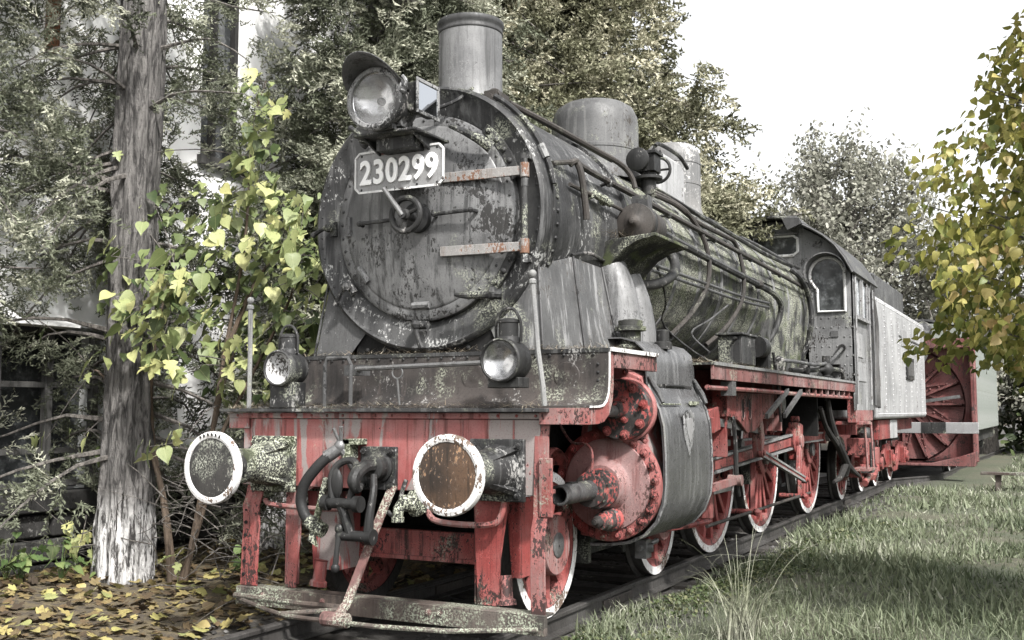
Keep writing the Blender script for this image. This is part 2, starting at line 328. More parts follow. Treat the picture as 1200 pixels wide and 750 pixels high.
# ---- buffers
def buffer(x, facemat, shmat):
    y = -.62; z = 1.05
    h = MB(); h.lathe([(0, -.008), (.10, -.006), (.186, .0), (.188, .03)], (x, y, z), (0, 1, 0), 48)
    o = part(h, 'buffer', facemat, sharp=50)
    rr = MB(); rr.lathe([(.188, -.004), (.205, -.010), (.226, -.004), (.232, .012), (.230, .034), (.188, .036)], (x, y, z), (0, 1, 0), 56, ring=True); part(rr, 'rim', 'rimw', o)
    k = MB(); k.lathe([(.19, .036), (.13, .055), (.082, .09), (.078, .3)], (x, y, z), (0, 1, 0), 32); part(k, 'plunger', 'dark', o)
    k = MB(); k.lathe([(.10, .25), (.115, .262), (.115, .30), (.104, .31), (.112, .36), (.128, .46), (.15, .56), (.155, .585), (.16, .59)], (x, y, z), (0, 1, 0), 32)
    for a in (45, 135, 225, 315):
        d = Vector((math.cos(R_(a)), 0, math.sin(R_(a)))); u = Vector((-d.z, 0, d.x))
        k.add([Vector((x, y+.34, z))+d*.10+u*.016, Vector((x, y+.34, z))+d*.10-u*.016, Vector((x, y+.59, z))+d*.2-u*.016, Vector((x, y+.59, z))+d*.2+u*.016, Vector((x, y+.59, z))+d*.08+u*.016, Vector((x, y+.59, z))+d*.08-u*.016], [(0,1,2,3),(1,0,4,5),(0,3,4),(1,5,2)])
    part(k, 'sleeve', shmat, o, sharp=40)
    k = MB(); k.box(x-.19, x+.19, -.03, 0, z-.19, z+.19); bp = part(k, 'base_plate', shmat, o, bevel=.008)
    k = MB()
    for sx in (-1, 1):
        for sz in (-1, 1): k.hexnut((x+sx*.15, -.03, z+sz*.15), (0, -1, 0), .02, .022)
    part(k, 'bolts', shmat, o)
    # worn stencilled marks on the rim
    k = MB()
    for i in range(6):
        a = R_(68+i*9); k.bar((x+math.cos(a)*.204, y-.0125, z+math.sin(a)*.204), (x+math.cos(a+.05)*.219, y-.0105, z+math.sin(a+.05)*.219), .014, .002, (0, 1, 0))
    if x < 0: part(k, 'stencil_marks', 'dark', o)
buffer(-.875, 'bufface', 'lichen'); buffer(.875, 'bufrust', 'black')
# ---- hook and screw coupling
k = MB(); k.box(-.14, .14, -.028, 0, .90, 1.18); hk = part(k, 'hook_plate', 'black', bevel=.006)
k = MB(); k.lathe([(.10, 0), (.10, .02), (.085, .03), (.08, .09), (.06, .1)], (.02, -.028, 1.05), (0, -1, 0), 24)
for sx in (-1, 1):
    for sz in (-1, 1): k.hexnut((sx*.105, -.028, 1.04+sz*.11), (0, -1, 0), .02, .024)
part(k, 'boss', 'dark', hk)
cp = MB(); cp.tube([(.02,-.1,1.06),(.02,-.2,1.06),(.02,-.29,1.02),(.02,-.32,.97),(.02,-.29,.925),(.02,-.24,.945)], [.045,.043,.042,.04,.034,.02], 10, 5)
cpl = part(cp, 'coupling_hook', 'dark')
k = MB()   # upper bow, oval
k.tube([(-.17,-.28,.84),(-.19,-.27,.98),(-.15,-.25,1.07),(-.06,-.24,1.10),(.0,-.26,1.06),(-.01,-.28,.95),(-.03,-.29,.84)], .024, 10, 6)
k.ball((-.15, -.27, .95), .055, 12, (.9, .5, 1.8))
part(k, 'upper_link', 'dark', cpl)
k = MB(); k.cyl((-.20,-.29,.83), (.05,-.29,.83), .034, n=14); k.cyl((-.235,-.29,.83), (-.19,-.29,.83), .05, n=12); k.cyl((.01,-.29,.83), (.055,-.29,.83), .052, n=14)
k.tube([(-.10,-.29,.83), (-.07,-.28,.74), (-.03,-.27,.62)], [.032,.03,.03], 10)
k.cyl((-.13,-.27,.63), (.13,-.27,.63), .034, n=14); k.cyl((.09,-.27,.63), (.14,-.27,.63), .05, n=14)
part(k, 'coupling_screw', 'dark', cpl)
k = MB(); k.tube([(.06,-.16,1.0),(.10,-.22,.9),(.10,-.26,.75),(.1,-.27,.62)], [.022,.024,.028,.036], 10, 4); part(k, 'lower_link', 'dark', cpl)
k = MB(); k.tube([(-.11,-.28,.66), (-.115,-.30,.56), (-.12,-.31,.44)], [.026,.016,.02], 10); k.ball((-.12,-.31,.43), .03, 10); k.ball((-.11,-.28,.67), .035, 10); part(k, 'screw_handle', 'dark', cpl)
k = MB(); k.tube([(.22,-.03,.97),(.21,-.06,.9),(.19,-.07,.8),(.15,-.07,.745),(.11,-.07,.77)], .014, 8, 4); part(k, 'safety_hook', 'dark', cpl)
# ---- brake hose
k = MB(); k.box(-.22, -.1, -.12, -.005, 1.19, 1.23); k.box(-.22, -.16, -.12, -.02, 1.10, 1.23); hb = part(k, 'hose_bracket', 'lichen', bevel=.006)
k = MB(); k.tube([(-.18,-.03,1.03), (-.19,-.07,1.09), (-.24,-.11,1.18)], .034, 10, 4); k.tube([(-.24,-.11,1.17), (-.33,-.14,1.11)], [.04,.044], 12); k.cyl((-.235,-.11,1.19), (-.215,-.14,1.31), .014); k.cyl((-.235,-.11,1.19), (-.27,-.15,1.3), .012); k.ball((-.24,-.11,1.18), .045)
part(k, 'hose_cock', 'steel', hb)
k = MB(); k.tube([(-.31,-.14,1.12),(-.38,-.18,1.04),(-.46,-.2,.93),(-.485,-.2,.82),(-.44,-.2,.72),(-.36,-.2,.665)], .036, 14, 6); hose = part(k, 'brake_hose', 'rubber')
k = MB(); k.tube([(-.42,-.2,.70),(-.36,-.2,.665),(-.30,-.2,.64)], [.045,.05,.05], 12); k.torus((-.36,-.2,.665), (1,.0,-.5), .046, .012, 14, 6)
part(k, 'hose_end', 'lichen', hose)
k = MB(); k.prism([(-.28,.985),(-.245,.98),(-.29,.80),(-.35,.62),(-.33,.54),(-.40,.58),(-.38,.64),(-.33,.82)], 'y', -.235, -.215); part(k, 'hose_strap', 'lichen', hose)
# ---- pipe and cocks under the beam
k = MB(); k.tube([(-.95,-.0,.80),(-.90,-.02,.775),(-.7,-.03,.765),(-.40,-.03,.76),(-.27,-.03,.78),(-.23,-.02,.86)], .018, 8, 4); part(k, 'heating_pipe', 'redl')
k = MB(); k.tube([(.36,-.0,.80),(.42,-.02,.73),(.6,-.03,.71),(.84,-.03,.72),(.90,-.02,.77),(.92,0,.88)], .020, 8, 4); part(k, 'heating_pipe', 'redl')
k = MB(); k.lathe([(.075, 0), (.085, .02), (.085, .05), (.06, .06), (.045, .13)], (.32, -.02, .83), (-.3, -1, 0), 18); k.tube([(.28,-.13,.84), (.26,-.17,.80), (.255,-.175,.73)], [.04,.036,.03], 12, 3); k.ball((.285,-.14,.84), .048)
k.cyl((.255,-.175,.75), (.255,-.175,.72), .04, n=12); k.tube([(.33,0,.83),(.33,.0,.95)], .03, 10); k.hexnut((.35,-.06,.88), (0,-1,0), .02, .02); k.hexnut((.37,-.06,.8), (0,-1,0), .02, .02)
part(k, 'heating_cock', 'lichen')
# ---- guard irons, plank and truss
def gbar(name, x0, x1, y, prof, mat, holes=0):
    k = MB(); k._sheet([Vector(p) for p in prof], [Vector((.014, 0))]*len(prof), 'x', x0, x1)
    return part(k, name, mat, bevel=.003)
g = gbar('guard_iron', -1.13, -.985, 0, [(.02,.90),(.0,.82),(-.03,.76),(-.02,.62),(-.03,.5),(-.04,.215)], 'redd')
h = MB()
for i in range(6): h.cyl((-1.10, -.048+.004*i, .29+.088*i), (-1.10, -.02, .29+.088*i), .012, n=10)
part(h, 'bolt_holes', 'void', g)
k = MB(); k.box(-.79, -.775, .02, .16, .215, .90); k.prism([(-.775,.90),(-.66,.9),(-.66,.6),(-.70,.215),(-.775,.215)], 'y', .022, .034); part(k, 'guard_iron', 'redl', bevel=.003)
k = MB(); k.prism([(-.72,.86),(-.44,.86),(-.46,.60),(-.43,.40),(-.45,.33),(-.66,.33),(-.67,.5)], 'y', .16, .175); k.prism([(.16,.86),(.42,.86),(.40,.33),(.17,.33)], 'x', -.46, -.445)
part(k, 'wheel_guard', 'red', bevel=.003)
k = MB(); k.lathe([(.06,0),(.06,.03),(.045,.04),(.045,.17),(.055,.18)], (-.60,.14,.22), (.12,.1,1), 14); part(k, 'guard_iron_stub', 'redl')
k = MB(); k.prism([(.67,.9),(.93,.9),(.90,.75),(.86,.5),(.85,.215),(.70,.215)], 'y', .05, .064); k.box(.67, .684, .064, .2, .215, .9); part(k, 'guard_iron', 'redd', bevel=.003)
k = MB(); k.prism([(.24,.86),(.58,.86),(.52,.55),(.50,.36),(.26,.36)], 'x', .88, .9); k.prism([(.80,.86),(.9,.86),(.9,.36),(.84,.36)], 'y', .24, .255); part(k, 'wheel_guard', 'redd', bevel=.003)
k = MB(); k.lathe([(.06,0),(.06,.03),(.042,.04),(.042,.18)], (.87,.12,.215), (-.12,.1,1), 14); part(k, 'guard_iron_stub', 'redl')
k = MB(); k._sheet([Vector(p) for p in [(.02,1.355),(.0,1.26),(-.01,1.0),(-.02,.78),(-.055,.70),(-.06,.5),(-.055,.21)]], [Vector((.016,0))]*7, 'x', 1.12, 1.215); st = part(k, 'guard_strap', 'redl', bevel=.003)
k = MB(); k.box(1.165, 1.25, -.03, -.012, .78, 1.13); part(k, 'strap_plate', 'redl', st, bevel=.003)
k = MB(); k.prism([(-.07,.2),(-.03,.2),(-.03,.09),(-.07,.09)], 'x', -1.14, 1.22); k.box(-1.14, 1.22, -.07, .06, .197, .212); pl = part(k, 'pilot_plank', 'wood', bevel=.004)
k = MB()
for x in (.42, .5, -.9, -.4): k.hexnut((x, -.07, .165), (0, -1, 0), .014, .014)
part(k, 'bolts', 'stay', pl)
k = MB(); k.tube([(-1.10,-.08,.13),(-.62,-.36,.14),(-.36,-.47,.14),(.3,-.48,.14),(.75,-.4,.14),(1.18,-.08,.13)], .015, 8); k.tube([(-1.12,-.1,.155),(-.5,-.16,.155),(-.2,-.12,.15)], .02, 8); k.tube([(-.46,-.44,.14),(-.2,-.14,.14)], .016, 8); part(k, 'truss_rod', 'wood', pl)
k = MB(); k.bar((.12,-.03,.93), (.10,-.10,.80), .06, .014, (0,-1,.2)); k.bar((.10,-.10,.80), (-.0,-.36,.21), .06, .014, (0,-1,.4)); k.ball((-.0,-.44,.15), .05, 10); k.tube([(-.09,-.46,.15),(.09,-.46,.15)], .045, 10); k.bar((0,-.36,.22), (0,-.46,.15), .05, .03); part(k, 'diagonal_stay', 'stay', pl)
# ---- frame between the wheels
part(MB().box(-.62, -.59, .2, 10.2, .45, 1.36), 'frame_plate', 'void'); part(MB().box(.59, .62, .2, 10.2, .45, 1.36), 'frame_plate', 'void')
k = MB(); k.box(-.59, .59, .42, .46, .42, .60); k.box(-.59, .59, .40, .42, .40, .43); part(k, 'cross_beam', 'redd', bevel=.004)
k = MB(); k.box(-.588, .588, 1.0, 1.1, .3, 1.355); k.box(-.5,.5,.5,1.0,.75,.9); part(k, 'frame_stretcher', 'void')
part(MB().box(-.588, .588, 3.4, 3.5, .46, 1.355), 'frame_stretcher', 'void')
# ---- apron sheet curving up to the running board
ap = [(-.04,1.43),(.1,1.432),(.17,1.44),(.225,1.47),(.26,1.52),(.275,1.6),(.28,1.775)]
k = MB(); k.sheet(ap, 'x', -1.0, 1.5, .012); apn = part(k, 'apron_plate', 'apron', bevel=0)
part(MB().box(-1.0, 1.5, .262, .29, 1.775, 1.80), 'apron_angle', 'black', apn); part(MB().sheet([(p[0], p[1]) for p in ap], 'x', 1.5, 1.508, .012), 'apron_edging', 'white', apn)
k = MB(); k._sheet([Vector(p) for p in ap], [Vector((0,-.1)), Vector((.01,-.1)), Vector((.03,-.095)), Vector((.06,-.08)), Vector((.08,-.05)), Vector((.085,-.02)), Vector((.085,0))], 'x', 1.17, 1.495); part(k, 'apron_valance', 'redl', apn, bevel=.003)
m = rivet_rows([((x, .262, z), (0, -1, 0)) for x in np.arange(-.9, 1.45, .1) for z in (1.762,)]+[((1.43, .262, z), (0, -1, 0)) for z in np.arange(1.55, 1.75, .05)]+[((x, .0, 1.44), (0, -.3, 1)) for x in np.arange(-.9, 1.4, .11)], .010)
part(m, 'apron_rivets', 'black', apn)
for cx in (.55, 1.22):
    k = MB(); k.lathe([(.0, .004), (.03, .006), (.045, .002), (.06, .007), (.085, .005), (.09, 0)], (cx, .262, 1.63), (0, -1, 0), 20); part(k, 'round_patch', 'apron', apn)
# ---- smokebox
ZC = 2.775; RS = .954
k = MB(); k.lathe([(.74,.06),(.80,.035),(.9,.02),(.925,.0),(.945,.012),(.954,.05),(.954,.13),(.948,.135),(.948,.22)], (0,.5,ZC), (0,1,0), 96, ring=False); k.lathe([(.94,.2),(.94,1.62)], (0,.5,ZC), (0,1,0), 96)
sb = part(k, 'smokebox', 'ring', sharp=60)
k = MB(); k.lathe([(.94,.0),(.962,.004),(.962,.09),(.94,.094)], (0,.645,ZC), (0,1,0), 96, ring=True); part(k, 'riveted_band', 'black', sb)
def ringpts(r, y, n, nz=True, yn=0): return [((r*math.cos(a), y, ZC+r*math.sin(a)), (math.cos(a), yn, math.sin(a))) for a in np.linspace(0, 2*PI, n, endpoint=False)]
m = rivet_rows(ringpts(.962, .69, 64), .017, .8)
part(m, 'rivets', 'black', sb)
m = rivet_rows([((r*math.cos(a), y, ZC+r*math.sin(a)), (0, -1, 0)) for r, y, n in ((.905, .518, 72),) for a in np.linspace(0, 2*PI, n, endpoint=False)], .010); part(m, 'front_rivets', 'ring', sb)
k = MB(); k.lathe([(.94,0),(.965,.004),(.965,.06),(.94,.064)], (0,2.05,ZC), (0,1,0), 96, ring=True); part(k, 'rear_band', 'black', sb)
# ---- smokebox door
RD = .735
k = MB(); k.lathe([(0,-.13),(.12,-.128),(.26,-.118),(.42,-.095),(.55,-.066),(.64,-.040),(.655,-.036),(.66,-.03),(.72,-.03),(.735,-.018),(.735,.04)], (0,.53,ZC), (0,1,0), 96)
dr = part(k, 'smokebox_door', 'door', sharp=50)
m = rivet_rows([((.70*math.cos(a), .502, ZC+.70*math.sin(a)), (0, -1, 0)) for a in np.linspace(0, 2*PI, 44, endpoint=False)], .013, .7); part(m, 'door_rivets', 'ring', dr)
for z in (3.02, 2.505):
    k = MB(); y0 = .43; k.add([(.20,.40,z-.035),(.20,.40,z+.035),(.55,.425,z+.035),(.55,.425,z-.035),(.86,.44,z+.03),(.86,.44,z-.03),(.20,.42,z-.035),(.20,.42,z+.035),(.55,.445,z+.035),(.55,.445,z-.035),(.86,.46,z+.03),(.86,.46,z-.03)],
        [(0,1,2,3),(3,2,4,5),(6,9,8,7),(9,11,10,8),(1,7,8,2),(2,8,10,4),(0,3,9,6),(3,5,11,9),(0,6,7,1),(5,4,10,11)])
    k.cyl((.83,.45,z-.05), (.83,.45,z+.05), .032, n=12)
    s_ = part(k, 'hinge_strap', 'rustw', dr, bevel=.004)
    k = MB(); k.cyl((.83,.45,z-.052), (.83,.45,z-.11), .024, n=10); part(k, 'hinge_pin', 'ring', dr)
k = MB(); k.cyl((.83,.45,2.40), (.83,.45,3.10), .02, n=12); k.box(.8,.86,.45,.53,3.1,3.14); k.box(.8,.86,.45,.53,2.4,2.44); part(k, 'hinge_post', 'black', dr)
# clamps round the door
def clamp(a, ext=.0):
    k = MB(); d = Vector((math.cos(a), 0, math.sin(a))); t = Vector((-d.z, 0, d.x)); c = Vector((0, .5, ZC))+d*.765
    k.tube([c+t*.055+Vector((0,-.02,0)), c-t*.055+Vector((0,-.02,0))], .03, 10); k.cyl(c, c+Vector((0,-.09,0)), .022, n=10); k.ball(c+Vector((0,-.085,0)), .034, 8)
    k.tube([c+Vector((0,-.08,0)), c+d*.05+Vector((0,-.08,0)), c+d*.12+t*.02+Vector((0,-.07,0)), c+d*.16+t*.035+Vector((0,-.06,0))], [.02,.017,.018,.024], 8, 3)
    part(k, 'door_clamp', 'black', dr)
    k = MB(); k.tube([c-d*.14+t*.07+Vector((0,-.018,0)), c-d*.14-t*.07+Vector((0,-.018,0))], .026, 8); part(k, 'clamp_lug', 'door', dr)
for a in (-90, -142, -178, 128): clamp(R_(a))
k = MB()   # the long lever lower right
k.tube([(.33,.39,2.20),(.42,.385,2.19),(.58,.40,2.19),(.66,.44,2.19)], [.014,.026,.03,.04], 10, 3); k.ball((.60,.42,2.20), .05, 8); part(k, 'door_lever', 'black', dr)
k = MB(); k.tube([(.30,.37,3.37),(.40,.37,3.32),(.52,.40,3.25),(.58,.44,3.2)], [.02,.024,.036,.045], 10, 3); part(k, 'door_lever', 'black', dr)
# bolted arc on the right of the door (hinge side reinforcement)
k = MB(); k.lathe([(.735,-.0),(.735,-.03),(.80,-.03),(.80,.0)], (0,.53,ZC), (0,1,0), 14, a0=R_(-50), a1=R_(-16), ref=(1,0,0)); part(k, 'door_segment', 'black', dr); k = MB(); k.lathe([(.735,0),(.735,-.03),(.80,-.03),(.80,0)], (0,.53,ZC), (0,1,0), 14, a0=R_(18), a1=R_(50), ref=(1,0,0))
part(k, 'door_segment', 'black', dr)
m = rivet_rows([((.768*math.cos(R_(a)), .50, ZC+sg*.768*math.sin(R_(a))), (0, -1, 0)) for sg in (1, -1) for a in (20, 26, 33, 40, 47)], .022, .8, 9); part(m, 'segment_bolts', 'black', dr)
k = MB(); c = Vector((.03,.32,2.75)); k.lathe([(.10,0),(.105,.02),(.105,.06),(.08,.075)], (.03,.41,2.75), (0,-1,0), 24); k.cyl((.03,.40,2.75), (.03,.18,2.75), .032, n=14); hw = part(k, 'door_lock', 'black', dr)
k = MB(); k.torus((.03,.23,2.75), (0,1,0), .115, .021, 32, 10); k.ball((.03,.22,2.75), .04, 10)
for a in (20, 140, 260): k.tube([(.03,.23,2.75), (.03+.115*math.cos(R_(a)),.23,2.75+.115*math.sin(R_(a)))], .016, 8)
part(k, 'hand_wheel', 'dark', dr)
k = MB(); k.tube([(.03,.19,2.74), (-.04,.17,2.84), (-.10,.15,2.93)], [.02,.018,.016], 10); part(k, 'lock_handle', 'steel', dr)
for pts in ([(-.46,.42,2.74),(-.45,.36,2.745),(-.14,.35,2.75)], [(.17,.42,2.76),(.18,.35,2.76),(.46,.37,2.77),(.47,.44,2.77)]):
    k = MB(); k.tube(pts, .015, 8); k.ball(pts[1], .02, 8); k.ball(pts[-2], .022, 8); part(k, 'grab_bar', 'black', dr)
# ---- lamp shelf, headlight, number plate
k = MB(); k.box(-.24, .26, -.02, .42, 3.262, 3.278); k.prism([(.02,3.262),(.42,3.262),(.44,3.12),(.40,3.12)], 'x', -.2, -.18); k.prism([(.02,3.262),(.42,3.262),(.44,3.12),(.40,3.12)], 'x', .2, .22); k.box(-.13,.17,.1,.42,3.18,3.262); part(k, 'lamp_shelf', 'black', bevel=.003)
L = Vector((.0,-.10,3.475)); la = Vector((.02,-1,.0))
k = MB(); k.lathe([(.176,.0),(.19,.02),(.195,-.02),(.19,-.05),(.19,-.2),(.17,-.25),(.13,-.32),(.06,-.35),(0,-.36)], L, la, 40, ring=False); hl = part(k, 'headlight', 'dark', sharp=50)
k = MB(); k.lathe([(.172,.015),(.176,.03),(.2,.034),(.216,.022),(.216,-.01),(.195,-.02)], L, la, 48, ring=True); part(k, 'lens_rim', 'chrome', hl)
k = MB(); k.lathe([(0,-.10),(.06,-.098),(.12,-.075),(.16,-.03),(.175,.012)], L, la, 40, ring=False); part(k, 'reflector', 'refl', hl)
k = MB(); k.lathe([(0,.018),(.10,.014),(.175,.004)], L, la, 40, ring=False); part(k, 'lens', M['clear'], hl)
k = MB(); k.ball(L+la*-.05, .03, 10); part(k, 'bulb', 'steel', hl)
k = MB()   # hood: lipped visor
n = 24
for i in range(n+1):
    a = R_(18)+R_(144)*i/n; c, s_ = math.cos(a), math.sin(a); ext = .03+.20*max(0, math.sin((a-R_(18))/R_(144)*PI))**.8
    for (r, t) in ((.2, -.12), (.212, .02), (.235, ext)): k.v.append(tuple(L+la*t+Vector((c*r, 0, s_*r*1.0))+Vector((0,0,.018 if t == ext else 0))))
for i in range(n):
    for j in range(2): k.f.append((3*i+j, 3*i+3+j, 3*i+4+j, 3*i+1+j)); k.m.append(0)
ho = part(k, 'hood', 'grey', hl); sm = ho.modifiers.new('thick', 'SOLIDIFY'); sm.thickness = .006
k = MB(); k.box(.17, .25, .02, .27, 3.40, 3.60); part(k, 'side_box', 'dark', hl, bevel=.01)
k = MB(); k.box(.25, .262, .0, .29, 3.38, 3.405); k.box(.25, .262, .0, .29, 3.595, 3.62); k.box(.25, .262, .0, .025, 3.405, 3.595); k.box(.25, .262, .265, .29, 3.405, 3.595); part(k, 'side_window_frame', 'chrome', hl, bevel=.003)
k = MB(); k.box(.25, .255, .025, .265, 3.405, 3.595); part(k, 'side_window', M['mirror'], hl)
k = MB(); k.box(-.06,.10,-.05,.2,3.278,3.32); k.box(.03,.14,.0,.14,3.30,3.36); part(k, 'lamp_foot', 'grey', hl, bevel=.004)
k = MB(); k.tube([(.19,-.09,3.43),(.225,-.1,3.5),(.24,-.1,3.56),(.21,-.1,3.6)], .014, 8, 3); k.ball((.21,-.1,3.5), .03, 8); part(k, 'catch', 'chrome', hl)
PX = -.035; PZ = 3.075; pw = .365; ph = .145; pc = .035
k = MB(); k.prism([(PX-pw+pc,PZ-ph),(PX+pw-pc,PZ-ph),(PX+pw,PZ-ph+pc),(PX+pw,PZ+ph-pc),(PX+pw-pc,PZ+ph),(PX-pw+pc,PZ+ph),(PX-pw,PZ+ph-pc),(PX-pw,PZ-ph+pc)], 'y', .235, .25); npl = part(k, 'number_plate', 'plate', bevel=.003)
k = MB(); oc = [(-pw+pc,-ph),(pw-pc,-ph),(pw,-ph+pc),(pw,ph-pc),(pw-pc,ph),(-pw+pc,ph),(-pw,ph-pc),(-pw,-ph+pc)]
for i in range(8):
    a, c_ = oc[i], oc[(i+1) % 8]; k.bar((PX+a[0]*.985,.232,PZ+a[1]*.97), (PX+c_[0]*.985,.232,PZ+c_[1]*.97), .014, .008, (0,1,0))
part(k, 'border', 'white', npl)
for i, ch in enumerate('230299'):
    cu = bpy.data.curves.new('digit', 'FONT'); cu.body = ch; cu.size = .235; cu.extrude = .008; cu.offset = .0045; cu.bevel_depth = .002; cu.align_x = 'CENTER'; cu.resolution_u = 5
    to = link(bpy.data.objects.new('tmp', cu)); bpy.context.view_layer.update()
    me = bpy.data.meshes.new_from_object(to.evaluated_get(bpy.context.evaluated_depsgraph_get())); bpy.data.objects.remove(to)
    me.materials.clear(); me.materials.append(M['digit'])
    inst('digit', me, npl, Vector((PX-.268+i*.108, .23, PZ-.083))-wpos(npl), (PI/2, 0, 0), (.84, 1, 1))
k = MB()
for sx in (-.31,.31,-.1,.15):
    for sz in (-.12,.12): k.dome((PX+sx,.235,PZ+sz), (0,-1,0), .009, 8)
part(k, 'plate_screws', 'dark', npl)
k = MB(); k.prism([(PX-.16,PZ+.115),(PX+.12,PZ+.115),(PX+.12,PZ+.13),(PX-.1,PZ+.138),(PX-.16,PZ+.125)], 'y', .2325, .2345); part(k, 'red_smear', 'redl', npl)
part(MB().box(-.2,-.16,.25,.44,3.05,3.09), 'plate_bracket', 'dark', npl); part(MB().box(.1,.14,.25,.44,3.05,3.09), 'plate_bracket', 'dark', npl)
# ---- marker lamps on the platform
def mlamp(x, y, z, r, lensmat, stem, rough):
    o = MB(); o.lathe([(r*.86,-.01),(r*.92,-.02),(r,-.012),(r,.03),(r*.94,.035),(r*.95,.16),(r*.85,.19),(0,.195)], (x,y,z), (0,1,0), 36, ring=False); q = part(o, 'marker_lamp', rough, sharp=45)
    o = MB(); o.lathe([(0,.05),(r*.4,.045),(r*.7,.025),(r*.87,-.004)], (x,y,z), (0,1,0), 30, ring=False); part(o, 'reflector', lensmat, q)
    o = MB(); o.lathe([(r*.55,r*.8),(r*.5,r*1.05),(r*.46,r*1.1),(r*.46,r*1.7),(r*.5,r*1.72),(r*.5,r*1.85),(r*.3,r*1.92),(0,r*1.93)], (x,y+.1,z), (0,0,1), 20); part(o, 'lamp_vent', rough, q)
    o = MB(); o.tube([(x-r*.62,y+.1,z+r*.85),(x-r*.62,y+.1,z+r*1.7),(x-r*.35,y+.1,z+r*2.25),(x+.0,y+.1,z+r*2.38),(x+r*.35,y+.1,z+r*2.25),(x+r*.62,y+.1,z+r*1.7),(x+r*.62,y+.1,z+r*.85)], r*.075, 8, 4); part(o, 'lamp_handle', rough, q)
    o = MB(); o.box(x-r*.8,x+r*.8,y+.03,y+.17,stem,z-r*.75); part(o, 'lamp_stand', rough, q, bevel=.006)
mlamp(-.75, -.13, 1.70, .125, 'refl2', 1.43, 'black'); mlamp(.985, -.18, 1.715, .135, 'refl', 1.55, 'dark')
k = MB(); k.tube([(-.24,.1,1.685),(-.2,-.0,1.69),(.3,-.02,1.70),(.88,-.06,1.71)], .016, 8); k.torus((.14,-.02,1.66), (0,1,0), .04, .006, 18, 6); k.tube([(.14,-.02,1.62),(.145,-.0,1.45)], .007, 6); part(k, 'front_rail', 'steel')
k = MB(); k.tube([(-.46,.0,1.43),(-.46,.0,1.72),(-.44,.0,1.765),(-.27,.0,1.765),(-.245,.0,1.72),(-.245,.0,1.43)], .014, 8); k.box(-.36,-.2,.08,.16,1.65,1.72); part(k, 'grab_iron', 'grey')
for pts in ([(1.20,-.02,1.43),(1.19,-.02,1.55),(1.155,-.02,1.78),(1.12,-.02,2.2)], [(-1.10,-.02,1.43),(-1.10,-.02,1.8),(-1.105,-.02,2.14)]):
    k = MB(); k.tube(pts, .017, 8); t = Vector(pts[-1]); k.ball(t+Vector((0,0,.05)), .026, 10); k.lathe([(.024,0),(.024,.02),(.013,.03)], t-Vector((0,0,.01)), (0,0,1), 10); part(k, 'marker_post', 'post')
# ---- saddle and steam pipe casings under the smokebox
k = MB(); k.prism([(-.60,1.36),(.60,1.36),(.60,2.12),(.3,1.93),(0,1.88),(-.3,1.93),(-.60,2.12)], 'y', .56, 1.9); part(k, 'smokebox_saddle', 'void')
m = rivet_rows([((x, .555, z), (0,-1,0)) for x in np.arange(-.5,.6,.14) for z in (1.85,)], .018); part(m, 'saddle_bolts', 'dark')
def ycase(s):
    k = MB(); k.add([(s*.62,.5,1.81),(s*.93,.5,1.81),(s*.86,.58,2.40),(s*.5,.56,2.0),(s*.62,1.0,1.81),(s*1.02,1.0,1.81),(s*.93,1.0,2.5),(s*.6,1.0,2.2),(s*1.08,1.5,1.81),(s*.95,1.48,2.48),(s*.62,1.5,1.81),(s*.6,1.48,2.2)],
      [(0,1,2,3),(1,5,6,2),(5,8,9,6),(0,4,5,1),(4,10,8,5),(10,11,9,8),(2,6,7,3),(6,9,11,7)] if s > 0 else [(3,2,1,0),(2,6,5,1),(6,9,8,5),(1,5,4,0),(5,8,10,4),(8,9,11,10),(3,7,6,2),(7,11,9,6)])
    o = part(k, 'steam_pipe_casing', 'casing2' if s > 0 else 'casing3', bevel=.008)
    k = MB(); k.tube([(s*.94,.5,1.815),(s*.87,.575,2.40)], .009, 6); k.tube([(s*1.03,1.0,1.815),(s*.937,1.0,2.5)], .009, 6); k.tube([(s*1.09,1.5,1.815),(s*.957,1.48,2.48)], .009, 6); part(k, 'casing_seam', 'grey', o)
ycase(1); ycase(-1)
# ================================================================== LOCOMOTIVE: boiler
def bp(a, y, r): a = R_(a); return (r*math.cos(a), y, ZC+r*math.sin(a))
RB = .885
k = MB(); k.lathe([(RB,0),(RB,5.1),(RB+.012,5.2),(RB+.02,6.95)], (0,2.1,ZC), (0,1,0), 96); boi = part(k, 'boiler', 'boiler', sharp=60)
k = MB(); k.prism([(-.78,1.5),(.78,1.5),(.86,2.2),(.9,ZC),(-.9,ZC),(-.86,2.2)], 'y', 6.9, 9.05); part(k, 'firebox', 'boiler')
for y in (2.72, 3.42, 4.1, 4.85, 5.6, 6.35, 7.1, 7.85, 8.55):
    k = MB(); rr = RB+(0 if y < 7 else .012); k.lathe([(rr,0),(rr+.012,.003),(rr+.012,.057),(rr,.06)], (0,y,ZC), (0,1,0), 96, ring=True); part(k, 'boiler_band', 'band', boi)
k = MB()
for a in (12, 65): k.bar(bp(a,2.12,RB+.004), bp(a,9.04,RB+.016), .07, .012, (math.cos(R_(a)),0,math.sin(R_(a))))
part(k, 'lagging_strip', 'boiler', boi, kind='stuff')
